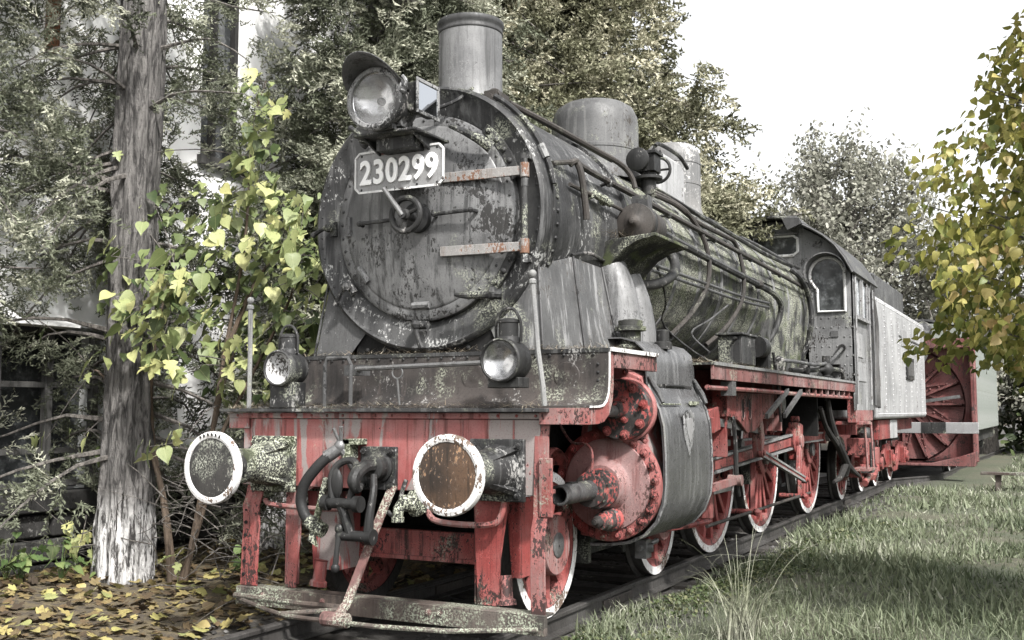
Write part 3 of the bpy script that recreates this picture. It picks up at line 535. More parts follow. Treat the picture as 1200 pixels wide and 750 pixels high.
# chimney, domes
k = MB(); k.lathe([(.42,3.62),(.36,3.66),(.28,3.72),(.252,3.80),(.247,3.95),(.246,4.36),(.20,4.36),(.20,3.9)], (0,1.17,-.045), (0,0,1), 64, ring=False); chm = part(k, 'chimney', 'stack', sharp=50)
k = MB(); k.lathe([(.246,4.352),(.252,4.358),(.252,4.372),(.248,4.376),(.249,4.40),(.259,4.412),(.261,4.44),(.255,4.452),(.235,4.455),(.205,4.452),(.205,4.352)], (0,1.17,-.045), (0,0,1), 64, ring=True); part(k, 'chimney_lip', 'stackd', chm, sharp=50)
k = MB(); k.lathe([(.19,3.95),(.0,3.951)], (0,1.17,0), (0,0,1), 32, ring=False); part(k, 'flue', 'void', chm)
k = MB(); k.lathe([(.50,3.60),(.46,3.66),(.43,3.74),(.425,3.85),(.425,4.17),(.415,4.26),(.375,4.345),(.30,4.395),(.18,4.42),(0,4.43)], (0,3.64,0), (0,0,1), 64); d1 = part(k, 'steam_dome', 'dome', sharp=60)
k = MB(); k.lathe([(.427,3.90),(.431,3.905),(.431,3.935),(.427,3.94)], (0,3.64,0), (0,0,1), 64, ring=True); part(k, 'dome_seam', 'dome', d1)
k = MB(); k.lathe([(.42,3.60),(.36,3.68),(.335,3.76),(.33,3.9),(.33,4.36),(.31,4.45),(.25,4.51),(.14,4.535),(0,4.54)], (0,5.97,0), (0,0,1), 48); d2 = part(k, 'sand_dome', 'dome2', sharp=60)
for z in (4.02, 4.27):
    k = MB(); k.lathe([(.331,0),(.336,.004),(.336,.03),(.331,.034)], (0,5.97,z), (0,0,1), 48, ring=True); part(k, 'dome_band', 'dome2', d2)
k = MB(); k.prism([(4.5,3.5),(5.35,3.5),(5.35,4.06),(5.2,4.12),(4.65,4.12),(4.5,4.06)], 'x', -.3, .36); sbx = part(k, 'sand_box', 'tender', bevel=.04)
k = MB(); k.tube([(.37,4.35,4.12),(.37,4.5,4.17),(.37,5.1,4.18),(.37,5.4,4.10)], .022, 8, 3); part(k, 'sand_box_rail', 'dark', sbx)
# valve with hand wheel
vx, vy, vz = .62, 3.45, 3.66
k = MB(); k.cyl((vx,vy,vz-.25), (vx,vy,vz), .07, n=16); k.box(vx-.09,vx+.09,vy-.09,vy+.09,vz-.03,vz+.13); k.box(vx-.11,vx+.11,vy-.11,vy+.11,vz+.13,vz+.16); k.cyl((vx-.02,vy-.09,vz+.05), (vx-.02,vy-.22,vz+.05), .055, n=14); k.lathe([(.11,0),(.11,.03),(.06,.05)], (vx-.02,vy-.22,vz+.05), (0,-1,0), 18); k.cyl((vx,vy+.08,vz+.05), (vx,vy+.26,vz+.05), .03, n=10); k.lathe([(.13,0),(.13,.03)], (vx,vy,vz-.1), (0,0,1), 16)
sv = part(k, 'steam_valve', 'dark', bevel=.004)
k = MB(); k.torus((vx,vy+.27,vz+.05), (0,1,0), .12, .016, 24, 8); k.tube([(vx-.12,vy+.27,vz+.05),(vx+.12,vy+.27,vz+.05)], .012, 6); k.tube([(vx,vy+.27,vz-.07),(vx,vy+.27,vz+.17)], .012, 6); part(k, 'hand_wheel', 'dark', sv)
k = MB()
for sx in (-.085,.085):
    for sy in (-.085,.085): k.hexnut((vx+sx,vy+sy,vz+.16), (0,0,1), .015, .02)
part(k, 'bolts', 'dark', sv)
# feed check valve drum on its bracket
k = MB(); k.prism([(.78,2.28),(.78,2.66),(1.0,2.71),(1.34,2.735),(1.34,2.71),(1.20,2.685),(1.08,2.62),(.98,2.52),(.91,2.40),(.88,2.28)], 'y', 1.60, 2.38); br = part(k, 'valve_bracket', 'mossy', bevel=.006)
k = MB(); k.lathe([(0,-.09),(.02,-.085),(.035,-.05),(.06,-.03),(.10,-.015),(.15,0),(.152,.02),(.152,.05),(.135,.055),(.135,.16),(.15,.165),(.15,.2),(.14,.205),(.14,.4),(.11,.44),(0,.45)], (1.08,1.86,2.87), (-.05,1,0), 40); dv = part(k, 'check_valve', 'rustd', sharp=40)
k = MB(); k.lathe([(.1515,.056),(.156,.06),(.156,.10),(.1515,.104)], (1.08,1.86,2.87), (-.05,1,0), 36, ring=True); k.cyl((1.08,2.0,2.70), (1.08,2.0,2.76), .07); part(k, 'clamp_ring', 'dark', dv)
k = MB(); k.box(.98,1.12,2.05,2.15,3.0,3.12); part(k, 'name_tag', 'grey', dv, bevel=.004)
k = MB(); k.tube([(.85,1.9,2.42),(1.0,2.05,2.40),(1.12,2.3,2.44),(1.16,2.55,2.55),(1.12,2.66,2.68),(1.05,2.6,2.8)], .042, 12, 5); part(k, 'feed_pipe', 'dark')
# steam pipes down to the cylinder
k = MB(); k.tube([(.92,1.72,2.5),(1.0,1.72,2.25),(1.05,1.7,1.82)], [.13,.14,.15], 28, 4); part(k, 'steam_pipe', 'stack')
k = MB(); k.tube([(.95,2.02,2.45),(1.03,2.02,2.2),(1.07,2.02,1.82)], [.11,.12,.13], 28, 4); part(k, 'steam_pipe', 'stack')
k = MB(); k.tube([(1.02,2.2,2.4),(1.07,2.35,2.0),(1.1,2.4,1.82)], .022, 8); part(k, 'drain_pipe', 'dark')
# lubricator pot
k = MB(); k.lathe([(.10,0),(.10,.03),(.075,.04),(.075,.13),(.115,.135),(.115,.165),(.09,.17),(.09,.21),(.05,.22),(0,.222)], (1.18,1.48,1.86), (0,0,1), 20); part(k, 'oil_pot', 'lichen')
k = MB(); k.lathe([(.07,0),(.07,.05),(.05,.06),(.05,.14),(.03,.15)], (1.28,1.9,1.88), (0,0,1), 14); part(k, 'oil_cup', 'dark')
# ---- pipes
def pipe(name, pts, r, mat='black', n=8, sm=4): k = MB(); k.tube(pts, r, n, sm); return part(k, name, mat)
hr = pipe('handrail', [bp(23,1.0,.99), bp(24,1.05,1.03)] + [(.93,1.3+i*1.3,3.18-.018*i) for i in range(6)] + [(.93,9.0,3.06)], .024, 'rustd')
k = MB()
for y in (1.7, 3.1, 4.5, 5.9, 7.3, 8.6): k.tube([bp(24.5,y,.87), (.93,y,3.17-.0138*(y-1.3))], .014, 8); k.ball((.93,y,3.17-.0138*(y-1.3)), .034, 8)
part(k, 'handrail_stanchions', 'black', hr, kind='stuff')
k = MB(); k.tube([bp(24,1.06,1.03), (.97,1.08,3.10), (.985,1.12,2.86), (.985,1.13,2.78)], .025, 8, 3); k.tube([bp(22,.78,.95), bp(24,1.06,1.03)], .018, 8); part(k, 'handrail_end', 'rustd', hr)
pipe('sand_pipe', [bp(60,.86,.99), bp(59,1.5,1.0), bp(58,2.2,1.0), bp(56,2.85,1.0), bp(50,3.0,.96), bp(44,3.02,.9)], .024, 'rustd')
pipe('conduit', [bp(62,.8,.985), bp(61,1.6,.985), bp(58.5,2.8,.98)], .011)
k = MB(); k.box(.40,.50,.66,.86,3.60,3.68); k.cyl((.45,.62,3.62), (.45,.95,3.62), .035, n=10); k.torus((.46,.7,3.64), (0,1,0), .05, .014, 14, 6); part(k, 'pipe_junction', 'rustd')
pipe('conduit', [(.33,.62,3.70),(.30,.5,3.60),(.20,.44,3.54),(.05,.40,3.51),(-.02,.35,3.5)], .014)
k = MB(); k.tube([bp(a, .60+.002*i, .985) for i, a in enumerate(range(58, 4, -6))], .020, 8, 3); cd = part(k, 'conduit', 'black')
k = MB(); k.tube([bp(27,.603,.985), bp(21,.605,.985)], .026, 8); part(k, 'conduit_sleeve', 'post', cd)
pipe('reach_rod', [bp(14,.95,.965), bp(12.5,1.5,.985), bp(11,2.2,1.0)], .015, 'rustd')
k = MB(); k.tube([bp(13,1.3,.9), bp(13,1.3,1.0), bp(11,1.55,1.02)], .03, 8); k.ball(bp(12.5,1.5,.99), .045, 8); part(k, 'rod_bracket', 'lichen')
pipe('oil_pipe', [bp(-16,1.0,.965), bp(-13,1.25,.98), bp(-14,1.6,.95)], .014, 'dark')
# long pipes towards the cab
pipe('sand_pipe', [bp(38,3.2,.96), bp(34,3.6,1.0), bp(30,4.2,.98), bp(28,5.0,1.0), bp(26,5.4,1.0), bp(8,5.45,.975), bp(-10,5.4,.975), bp(-28,5.2,.97), bp(-44,4.9,.98)], .024, 'rustd')
pipe('sand_pipe', [bp(40,3.2,.97), bp(36,3.5,1.0), bp(31,3.9,1.0), bp(15,4.15,.98), bp(-5,4.15,.975), bp(-25,3.95,.97), bp(-42,3.7,.98)], .024, 'rustd')
pipe('steam_pipe', [bp(45,3.5,.96), bp(40,4.5,.98), bp(36,5.8,.985), bp(34,7.0,.985), bp(36,8.2,.985), bp(38,9.0,1.0)], .026, 'black')
pipe('conduit', [bp(42,3.3,1.0), bp(37,3.8,1.02), bp(33,4.4,1.02), bp(38,4.6,1.0), bp(40,5.3,1.0)], .013)
pipe('feed_pipe', [bp(10,2.5,.99), bp(9,3.0,.98), bp(7,4.2,.965), bp(5,5.4,.965), bp(3,6.4,.97), bp(0,6.9,.98), bp(-8,7.1,.99), bp(-25,7.05,.99), bp(-42,6.9,1.0)], .036, 'black')
k = MB(); k.ball(bp(4,6.1,.97), .07, 10, (.8,1.3,.8)); part(k, 'pipe_joint', 'rustd')
for a0 in (-8, -11): pipe('conduit', [bp(a0,2.6,.965), bp(a0,4.0,.96), bp(a0,5.4,.96), bp(a0+2,6.6,.96)], .016, 'grey')
pipe('conduit', [bp(-4,2.6,.96), bp(-14,2.9,.955), bp(-25,3.2,.95), bp(-38,3.45,.96), (1.0,3.9,1.9), (1.2,4.1,1.86)], .010)
pipe('conduit', [bp(-16,5.0,.955), bp(-28,4.6,.95), bp(-38,4.2,.98), (1.1,3.7,1.95)], .010, 'grey')
pipe('delivery_pipe', [bp(30,8.2,1.0), bp(22,8.3,1.04), bp(10,8.7,1.0), bp(-10,8.75,1.02), bp(-30,8.8,1.05), bp(-48,8.8,1.12)], .034, 'black')
pipe('conduit', [bp(48,6.6,.95), bp(46,7.4,.97), bp(40,8.4,.98), bp(28,8.8,1.0), bp(22,8.6,1.05)], .02, 'grey')
pipe('injector_pipe', [(1.15,6.0,1.98), (1.2,6.8,1.99), (1.24,7.8,1.99), (1.3,8.4,2.06), (1.35,9.0,2.25)], .022, 'grey')
k = MB(); k.cyl((1.35,8.99,2.26), (1.35,9.05,2.27), .05); part(k, 'pipe_union', 'dark')
pipe('injector_pipe', [(1.1,7.0,1.9), (1.15,7.8,1.92), (1.3,8.3,1.95), (1.38,8.7,1.94), (1.38,8.9,1.84)], .03, 'dark')
k = MB(); k.ball((1.14,7.6,1.93), .075, 10); k.cyl((1.14,7.6,1.84), (1.14,7.6,2.05), .04); part(k, 'injector', 'dark'); k = MB(); k.ball((1.28,8.25,1.95), .09, 10); k.cyl((1.28,8.25,1.82), (1.28,8.25,2.12), .05); k.box(1.2,1.35,8.18,8.32,1.82,1.86); part(k, 'injector', 'dark')
# lubricator boxes on the running board
k = MB(); k.box(1.02,1.26,4.25,4.75,1.86,2.14); k.box(1.0,1.28,4.22,4.78,2.14,2.165); lb = part(k, 'lubricator', 'black', bevel=.008)
k = MB(); k.cyl((1.24,4.85,2.06), (1.24,5.06,2.06), .11, n=18); k.cyl((1.24,5.06,2.06), (1.24,5.3,2.09), .014); k.cyl((1.2,4.2,2.11), (1.2,5.2,2.12), .014); k.box(1.16,1.3,5.1,5.22,1.82,2.1); part(k, 'lubricator_drive', 'dark', lb)
k = MB(); k.tube([(1.4,4.9,2.0),(1.42,4.95,1.8),(1.44,5.0,1.3)], .016, 6); part(k, 'drive_rod', 'dark', lb)
k = MB(); k.lathe([(.09,0),(.09,.12),(.06,.15),(0,.16)], (1.22,5.7,1.83), (0,0,1), 12); part(k, 'oil_cup', 'lichen')
k = MB(); k.lathe([(.06,0),(.06,.12),(.03,.15),(0,.16)], (1.35,5.35,1.83), (0,0,1), 12); part(k, 'oil_cup', 'dark')
# ---- running boards
for s in (1, -1):
    x0, x1 = (.60, 1.5) if s > 0 else (-1.4, -.60)
    y0 = .285 if s > 0 else .6
    k = MB(); k.box(x0, x1, y0, 1.16, 1.782, 1.80); k.box(x0, x1 if s < 0 else 1.30, 1.16, 1.37, 1.783, 1.801); k.box(x0, x1 if s < 0 else 1.0, 1.37, 2.46, 1.783, 1.801); k.box(x0, x1, 2.46, 9.1, 1.782, 1.80); rb = part(k, 'running_board', 'black')
    if s > 0:
        k = MB(); k.box(1.46, 1.497, .38, 1.15, 1.68, 1.782); part(k, 'edge_angle', 'fascia', rb, bevel=.003)
        k = MB(); k.box(1.47, 1.497, 2.5, 9.1, 1.665, 1.782); part(k, 'edge_angle', 'fascia', rb, bevel=.003)
        k = MB(); k.box(1.497, 1.512, .29, 1.15, 1.78, 1.806); part(k, 'edge_strip', 'white', rb)
        k = MB(); k.box(1.497, 1.512, 2.5, 9.1, 1.78, 1.806); part(k, 'edge_strip', 'post', rb)
pipe('side_pipe', [(1.44,2.5,1.60), (1.45,4,1.60), (1.45,6,1.59), (1.45,9.0,1.585)], .022, 'redl')
k = MB(); k.box(1.40,1.5,3.02,3.14,1.54,1.66); part(k, 'pipe_clip', 'steel')
k = MB(); k.bar((1.47,4.3,1.36), (1.47,5.2,1.62), .03, .05); k.bar((1.5,4.9,1.36), (1.5,5.7,1.62), .03, .045); part(k, 'valve_lever', 'steel', kind='stuff')
k = MB()
for y in np.arange(6.2, 9.0, .36): k.box(1.44, 1.48, y, y+.05, 1.60, 1.665)
part(k, 'board_brackets', 'fascia', rb, kind='stuff')
# ================================================================== cylinder (visible side), simpler twin on the far side
CX, CZ, CY = 1.07, .89, 1.32; VX, VZ = 1.21, 1.42
k = MB(); k.prism([(.84,.52),(CX,.49),(1.32,.61),(1.40,.9),(1.36,1.15),(1.32,1.25),(1.36,1.45),(1.30,1.66),(1.15,1.72),(.95,1.75),(.89,1.5),(.84,1.2)], 'y', CY, 2.42); cyl = part(k, 'cylinder_block', 'red', bevel=.01)
part(MB().box(.621,.9,1.55,2.42,.56,1.76), 'cylinder_saddle', 'void', cyl)
k = MB(); k.lathe([(.40,0),(.40,.035),(.385,.045)], (CX,CY,CZ), (0,-1,0), 64); part(k, 'cylinder_flange', 'redd', cyl)
k = MB(); k.lathe([(.325,.045),(.32,.055),(.29,.058),(.21,.064),(.185,.075),(.165,.11),(.15,.15),(.14,.16)], (CX,CY,CZ), (0,-1,0), 56); part(k, 'cylinder_cover', 'pink', cyl)
m = MB()
for i in range(22):
    a = 2*PI*i/22+.1; m.hexnut((CX+.363*math.cos(a), CY-.045, CZ+.363*math.sin(a)), (0,-1,0), .021, .026)
part(m, 'cover_nuts', 'redd', cyl)
k = MB(); k.lathe([(.135,.15),(.14,.17),(.14,.2),(.12,.205),(.12,.25),(.135,.255),(.135,.29),(.10,.295),(.095,.33),(.115,.335),(.115,.37),(.075,.375)], (CX,CY,CZ-.02), (0,-1,0), 24); gl = part(k, 'gland', 'blackred', cyl)
m = MB()
for i in range(6):
    a = 2*PI*i/6+.3; m.hexnut((CX+.11*math.cos(a), CY-.255, CZ-.02+.11*math.sin(a)), (0,-1,0), .02, .03)
part(m, 'bolts', 'dark', cyl)
k = MB(); k.lathe([(.068,.36),(.066,.84),(.068,.86),(.058,.865),(.050,.86),(.050,.60)], (CX,CY,CZ-.02), (0,-1,0), 28, ring=False); part(k, 'tail_rod_tube', 'grey', cyl)
k = MB(); k.box(CX-.03, CX+.02, CY-.70, CY-.60, CZ+.04, CZ+.053); part(k, 'tube_slot', 'void', cyl)
k = MB(); c = Vector((1.30,CY,.62)); k.lathe([(.085,0),(.085,.08),(.075,.09),(.07,.15),(.058,.16),(.058,.21),(.04,.215),(.04,.25),(.022,.26),(.02,.30),(0,.302)], (1.12,CY-.03,.65), (-.12,-1,0), 20); part(k, 'relief_valve', 'blackred', cyl)
# valve chest cover
k = MB(); k.lathe([(.225,0),(.23,.01),(.23,.05),(.22,.06)], (VX,CY-.0,VZ), (0,-1,0), 44); part(k, 'valve_flange', 'red', cyl)
k = MB(); k.lathe([(.215,.05),(.215,.13),(.205,.14),(.10,.15),(.06,.17),(.06,.26),(.04,.27)], (VX,CY,VZ), (0,-1,0), 40); vc = part(k, 'valve_cover', 'blackred', cyl)
for i in range(8):
    a = 2*PI*i/8+.2; k = MB(); p = Vector((VX+.178*math.cos(a), CY-.14, VZ+.178*math.sin(a))); k.hexnut(p, (0,-1,0), .024, .03); k.bar(p+Vector((0,.07,0)), p+Vector((math.cos(a)*.035,.07,math.sin(a)*.035)), .03, .07, (0,1,0))
    part(k, 'cover_stud', 'redd', cyl)
k = MB(); k.lathe([(.042,.16),(.04,.40),(.03,.405),(.028,.3)], (VX,CY,VZ-.01), (0,-1,0), 20, ring=False); part(k, 'valve_rod_tube', 'steel', cyl)
m = MB()
for a in (60, 180, 300): m.hexnut((VX+.075*math.cos(R_(a)), CY-.15, VZ+.075*math.sin(R_(a))), (0,-1,0), .02, .03)
for x, z in ((1.30,1.62),(1.20,1.69),(1.08,1.70),(1.33,1.55),(.97,1.66),(1.34,1.2),(.93,1.60),(1.02,1.66)): m.hexnut((x, CY, z), (0,-1,0), .016, .02)
part(m, 'bolts', 'redd', cyl)
pipe('oil_pipe', [(1.15,.98,1.62),(1.12,1.0,1.70),(1.06,1.05,1.72),(1.0,1.2,1.66)], .010, 'redl')
pipe('oil_pipe', [(1.05,1.04,.98),(1.06,1.03,1.12),(1.0,1.06,1.18),(.85,1.15,1.19),(.72,1.25,1.3)], .010, 'redl')
k = MB(); k.lathe([(.16,0),(.17,.02),(.17,.1),(.16,.12)], (.87,.62,1.0), (1,0,.0), 24, a0=R_(15), a1=R_(165), ref=(0,1,0)); part(k, 'bogie_wheel_arch', 'redd', None)
# casing
CP = [(.95,1.90),(1.10,1.945),(1.25,1.945),(1.36,1.915),(1.425,1.855),(1.445,1.76),(1.45,1.60),(1.475,1.53),(1.535,1.42),(1.565,1.30),(1.575,1.1),(1.575,.9),(1.56,.76),(1.51,.63),(1.42,.535),(1.30,.48),(1.15,.455),(1.0,.45)]
CP = [(x-.105, z) for x, z in CP]
CPs = []
for i in range(len(CP)-1):
    for j in range(3):
        t = j/3; CPs.append((CP[i][0]*(1-t)+CP[i+1][0]*t, CP[i][1]*(1-t)+CP[i+1][1]*t))
CPs.append(CP[-1])
up = [p for p in CP if p[1] >= 1.59]; lo = [p for p in CP if p[1] <= 1.61]
k = MB(); k.sheet(lo, 'y', 1.365, 2.48, -.012); cas = part(k, 'cylinder_casing', 'casing', sharp=50)
k = MB(); k.sheet(up, 'y', 1.37, 2.475, -.010); k.prism([(.85,1.80)]+[(p[0]-.006,p[1]-.006) for p in up]+[(1.335,1.60),(1.255,1.60)], 'y', 2.455, 2.47); part(k, 'casing_lid', 'casing', cas, sharp=50)
k = MB(); k.tube([(p[0]+.006, 1.368, p[1]) for p in lo], .010, 6); part(k, 'casing_edge', 'band', cas)
k = MB(); k.tube([(p[0]+.006, 2.478, p[1]) for p in lo], .010, 6); part(k, 'casing_edge', 'band', cas)
for y in (1.38, 2.42):
    k = MB(); k.tube([(1.355,y,1.66),(1.375,y+.03,1.60),(1.405,y+.06,1.54),(1.44,y+.05,1.47)], [.014,.022,.022,.014], 8, 3); part(k, 'casing_catch', 'grey', cas)
k = MB(); k.box(1.343,1.357,1.5,2.36,1.585,1.605); k.tube([(1.357,1.7,1.6),(1.357,2.16,1.6)], .012, 6); part(k, 'lid_hinge', 'dark', cas)
k = MB()   # oval shield emblem with crown-like top and pointed foot
ol = [(0,.13),(.03,.15),(.06,.125),(.085,.13),(.085,.02),(.07,-.07),(.035,-.13),(.012,-.19),(0,-.2)]
ol = ol+[(-a, b) for a, b in ol[-2:0:-1]]
k.prism([(1.92+a*1.45, 1.27+b) for a, b in ol], 'x', 1.462, 1.478); em = part(k, 'emblem', 'chrome', cas, bevel=.006)
k = MB(); k.prism([(1.92+a*.85, 1.28+b*.55) for a, b in ol], 'x', 1.478, 1.483); part(k, 'emblem_shield', 'plate', cas, bevel=.002)
k = MB(); k.tube([(1.428,1.42,1.46),(1.428,1.86,1.46)], .006, 6); k.bar((1.425,2.1,1.47),(1.425,2.3,1.47), .02, .03); part(k, 'casing_mark', 'lichen', cas, kind='stuff')
# far side cylinder
k = MB(); k.lathe([(.40,0),(.40,1.1)], (-CX,CY,CZ), (0,1,0), 32); k.lathe([(.25,0),(.25,1.1)], (-VX,CY,VZ), (0,1,0), 24); k.box(-1.3,-.62,CY+.02,2.2,.7,1.6); cfar = part(k, 'cylinder_block', 'redd')
k = MB(); k.lathe([(.32,0),(.3,.04),(.15,.08),(.07,.1),(.066,.7)], (-CX,CY,CZ), (0,-1,0), 24); part(k, 'cylinder_cover', 'redl', cfar)
# ================================================================== wheels
_wm = {}
def wheel_meshes(Rw, nsp, hubR, capR, driver):
    key = (Rw, nsp)
    if key in _wm: return _wm[key]
    t = MB(); t.lathe([(Rw-.07,0),(Rw-.004,.0)], (0,0,0), (-1,0,0), 72, ring=False); t.mi = 1
    t.lathe([(Rw-.004,0),(Rw,.006),(Rw,.09),(Rw+.012,.1),(Rw+.028,.115),(Rw+.02,.135),(Rw-.07,.138)], (0,0,0), (-1,0,0), 72, ring=False)
    tyre = t.mesh('tyre', [M['rimw'], M['rail']], 40)
    r = MB(); r.lathe([(Rw-.07,.004),(Rw-.078,.012),(Rw-.13,.02),(Rw-.135,.05),(Rw-.13,.10),(Rw-.07,.13)], (0,0,0), (-1,0,0), 72, ring=False); rim = r.mesh('rim', M['redd'], 40)
    h = MB()
    if driver: h.lathe([(hubR,.03),(hubR,-.03),(hubR*.92,-.045),(hubR*.7,-.05),(hubR*.68,-.03),(hubR*.3,-.03),(0,-.03)], (0,0,0), (-1,0,0), 32); h.lathe([(hubR,.03),(hubR,.16)], (0,0,0), (-1,0,0), 32)
    else: h.lathe([(hubR,.16),(hubR,.0),(hubR*1.0,-.06),(hubR*.96,-.075),(0,-.078)], (0,0,0), (-1,0,0), 40)
    hub = h.mesh('wheel', M['redd'] if driver else M['redl'], 40)
    c = MB(); c.lathe([(capR,-.05 if driver else -.07),(capR,-.083),(capR*.92,-.088),(0,-.088)], (0,0,0), (-1,0,0), 32); c.lathe([(.012,-.088),(.012,-.094),(0,-.094)], (0,0,0), (-1,0,0), 10); cap = c.mesh('axle_cap', M['steel'], 40)
    s = MB(); a, b = hubR*.9, Rw-.115
    w0, w1 = (.034, .026) if driver else (.045, .034)
    s.add([(-.02,-w0,a),(-.005,0,a),(-.02,w0,a),(-.10,w0*.8,a),(-.10,-w0*.8,a),(-.03,-w1,b),(-.015,0,b),(-.03,w1,b),(-.09,w1*.8,b),(-.09,-w1*.8,b)],
          [(0,1,6,5),(1,2,7,6),(2,3,8,7),(3,4,9,8),(4,0,5,9)])
    spoke = s.mesh('spoke', M['redd'], 60)
    cw = None
    if driver:
        k = MB(); n = 16; A = R_(52); ro = Rw-.125; ch = ro*math.cos(A)*.98; P = []
        for i in range(n+1):
            a_ = -A+2*A*i/n; P.append((ro*math.sin(a_), -ro*math.cos(a_)))
        P += [(ro*math.sin(A)*.5, -ch*1.02), (0, -ch*1.06), (-ro*math.sin(A)*.5, -ch*1.02)]
        k.prism([(p[0], p[1]) for p in P], 'x', -.012, -.10); cw = k.mesh('counterweight', M['redd'], 40)
    _wm[key] = (tyre, rim, hub, cap, spoke, cw); return _wm[key]
def wheel(parent, x, y, Rw, nsp, hubR, capR, driver=False, cwrot=0, side=1, spokes=True, phase=0):
    tyre, rim, hub, cap, spoke, cw = wheel_meshes(Rw, nsp, hubR, capR, driver)
    w = inst('wheel', hub, parent, Vector((x, y, Rw))-wpos(parent), (0, 0, 0 if side > 0 else PI))
    inst('tyre', tyre, w); inst('rim', rim, w); inst('axle_cap', cap, w)
    if spokes:
        for i in range(nsp): inst('spoke', spoke, w, (0,0,0), (phase+2*PI*i/nsp, 0, 0))
    if cw: inst('counterweight', cw, w, (0,0,0), (cwrot, 0, 0))
    return w
def axle(parent, y, z): k = MB(); k.cyl((-.7,y,z), (.7,y,z), .085, n=16); part(k, 'axle', 'void', parent)
for y in (.86, 3.06):
    wheel(loco, .80, y, .5, 10, .205, .085, phase=.15); wheel(loco, -.80, y, .5, 10, .185, .075, side=-1); axle(loco, y, .5)
DY = (4.70, 6.68, 9.28)
for i, y in enumerate(DY):
    wheel(loco, .80, y, .875, 18, .20, .09, True, (R_(-125), R_(-125), R_(-115))[i], phase=.1); wheel(loco, -.80, y, .875, 18, .20, .09, True, R_(-30), side=-1, spokes=False); axle(loco, y, .875)
# bogie frame
k = MB(); k.box(.60,.66,.35,3.5,.52,.66); bg_ = part(k, 'bogie_frame', 'void'); k = MB(); k.box(-.66,-.60,.35,3.5,.52,.66); part(k, 'bogie_frame', 'void'); k = MB(); k.box(-.6,.6,1.7,2.2,.3,.7); part(k, 'bogie_bolster', 'void')
k = MB(); k.box(.66,.72,1.7,2.3,.32,.8); k.box(.66,.80,1.55,1.62,.28,.62); k.box(.66,.8,2.25,2.32,.28,.6); part(k, 'bogie_spring', 'dark', bevel=.01)
k = MB(); k.tube([(1.02,2.05,.36),(1.12,2.08,.36)], .035, 8); k.tube([(1.05,1.95,.36),(1.05,2.35,.38)], .022, 8); k.box(1.0,1.09,2.0,2.12,.28,.42); part(k, 'drain_cock', 'steel')
k = MB(); k.tube([(.86,2.5,.42),(1.1,3.0,.44),(1.1,3.6,.42)], .028, 8); part(k, 'brake_rod', 'redd')
# ---- motion
k = MB(); k.box(.99,1.16,2.4,4.15,1.08,1.14); part(k, 'slide_bar', 'steel', bevel=.004)
k = MB(); k.box(.99,1.16,2.4,4.15,.66,.71); part(k, 'slide_bar', 'steel', bevel=.004)
k = MB(); k.cyl((CX,2.4,CZ), (CX,3.1,CZ), .045, n=14); part(k, 'piston_rod', 'steel')
k = MB(); k.box(.96,1.20,2.9,3.4,.76,1.07); k.cyl((.95,3.2,.9), (1.24,3.2,.9), .10, n=18); k.lathe([(.12,0),(.12,.04),(.08,.05)], (1.20,3.2,.9), (1,0,0), 18); k.box(1.15,1.30,3.0,3.12,.5,.9); part(k, 'crosshead', 'redd', bevel=.012)
k = MB(); k.prism([(2.8,1.2),(2.8,1.42),(3.1,1.45),(3.15,1.25)], 'x', 1.2, 1.36); k.box(1.25,1.38,2.5,2.9,1.22,1.36); part(k, 'valve_crosshead', 'redd', bevel=.01)
k = MB(); k.bar((1.38,2.75,.78), (1.38,3.55,.80), .05, .06); k.cyl((1.32,3.5,.8), (1.44,3.5,.8), .05, n=12); part(k, 'union_link', 'redl')
k = MB(); k.tube([(1.37,3.5,1.36), (1.38,3.52,1.1), (1.39,3.5,.78), (1.39,3.56,.66)], [.018,.02,.024,.02], 8, 3); part(k, 'combination_lever', 'dark')
pin = (.26, .18)
def rod(name, a, b, x, h0, h1, th=.06):
    """fluted rod: red web between bright flanges, round ends"""
    a = Vector((x, *a)); b = Vector((x, *b)); o = MB(); o.bar(a, b, th*.5, h0*.6); r_ = part(o, name, 'redd')
    d = (b-a).normalized(); u = Vector((0, -d.z, d.y))
    for s in (-1, 1): o = MB(); o.bar(a+u*s*h0*.42, b+u*s*h1*.42, th, .022, u); part(o, 'flange', 'post', r_)
    for p, h in ((a, h0), (b, h1)): o = MB(); o.lathe([(h*.85,-th*.7),(h*.85,th*.7),(h*.7,th*.8)], p, (1,0,0), 24); o.lathe([(h*.5,th*.7),(h*.5,th*1.2),(h*.4,th*1.25)], p, (1,0,0), 18); part(o, 'rod_end', 'redd', r_)
    return r_
P = [(y+pin[0], .875+pin[1]) for y in DY]
rod('coupling_rod', P[0], P[1], .96, .12, .13); rod('coupling_rod', P[1], P[2], .96, .13, .12)
rod('connecting_rod', (3.25,.9), P[1], 1.12, .15, .19, .07)
k = MB(); k.prism([(P[1][0]-.09,.83),(P[1][0]+.12,.83),(P[1][0]+.13,1.25),(P[1][0]-.06,1.28)], 'x', 1.08, 1.22); k.box(1.1,1.2,P[1][0]-.02,P[1][0]+.06,1.28,1.35); part(k, 'big_end', 'redd', bevel=.02)
for y, z in P: k = MB(); k.cyl((.78,y,z), (1.06,y,z), .07, n=16); part(k, 'crank_pin', 'steel')
k = MB(); k.bar((1.20,P[1][0],P[1][1]), (1.22,6.75,.66), .05, .10, (0,1,0)); k.cyl((1.17,P[1][0],P[1][1]), (1.24,P[1][0],P[1][1]), .085, n=18); part(k, 'return_crank', 'redl', bevel=.01)
rod('eccentric_rod', (4.75,1.0), (6.75,.62), 1.29, .06, .055, .04)
k = MB()
pts = [(4.62,1.36),(4.66,1.25),(4.70,1.12),(4.70,1.02),(4.74,.95)]
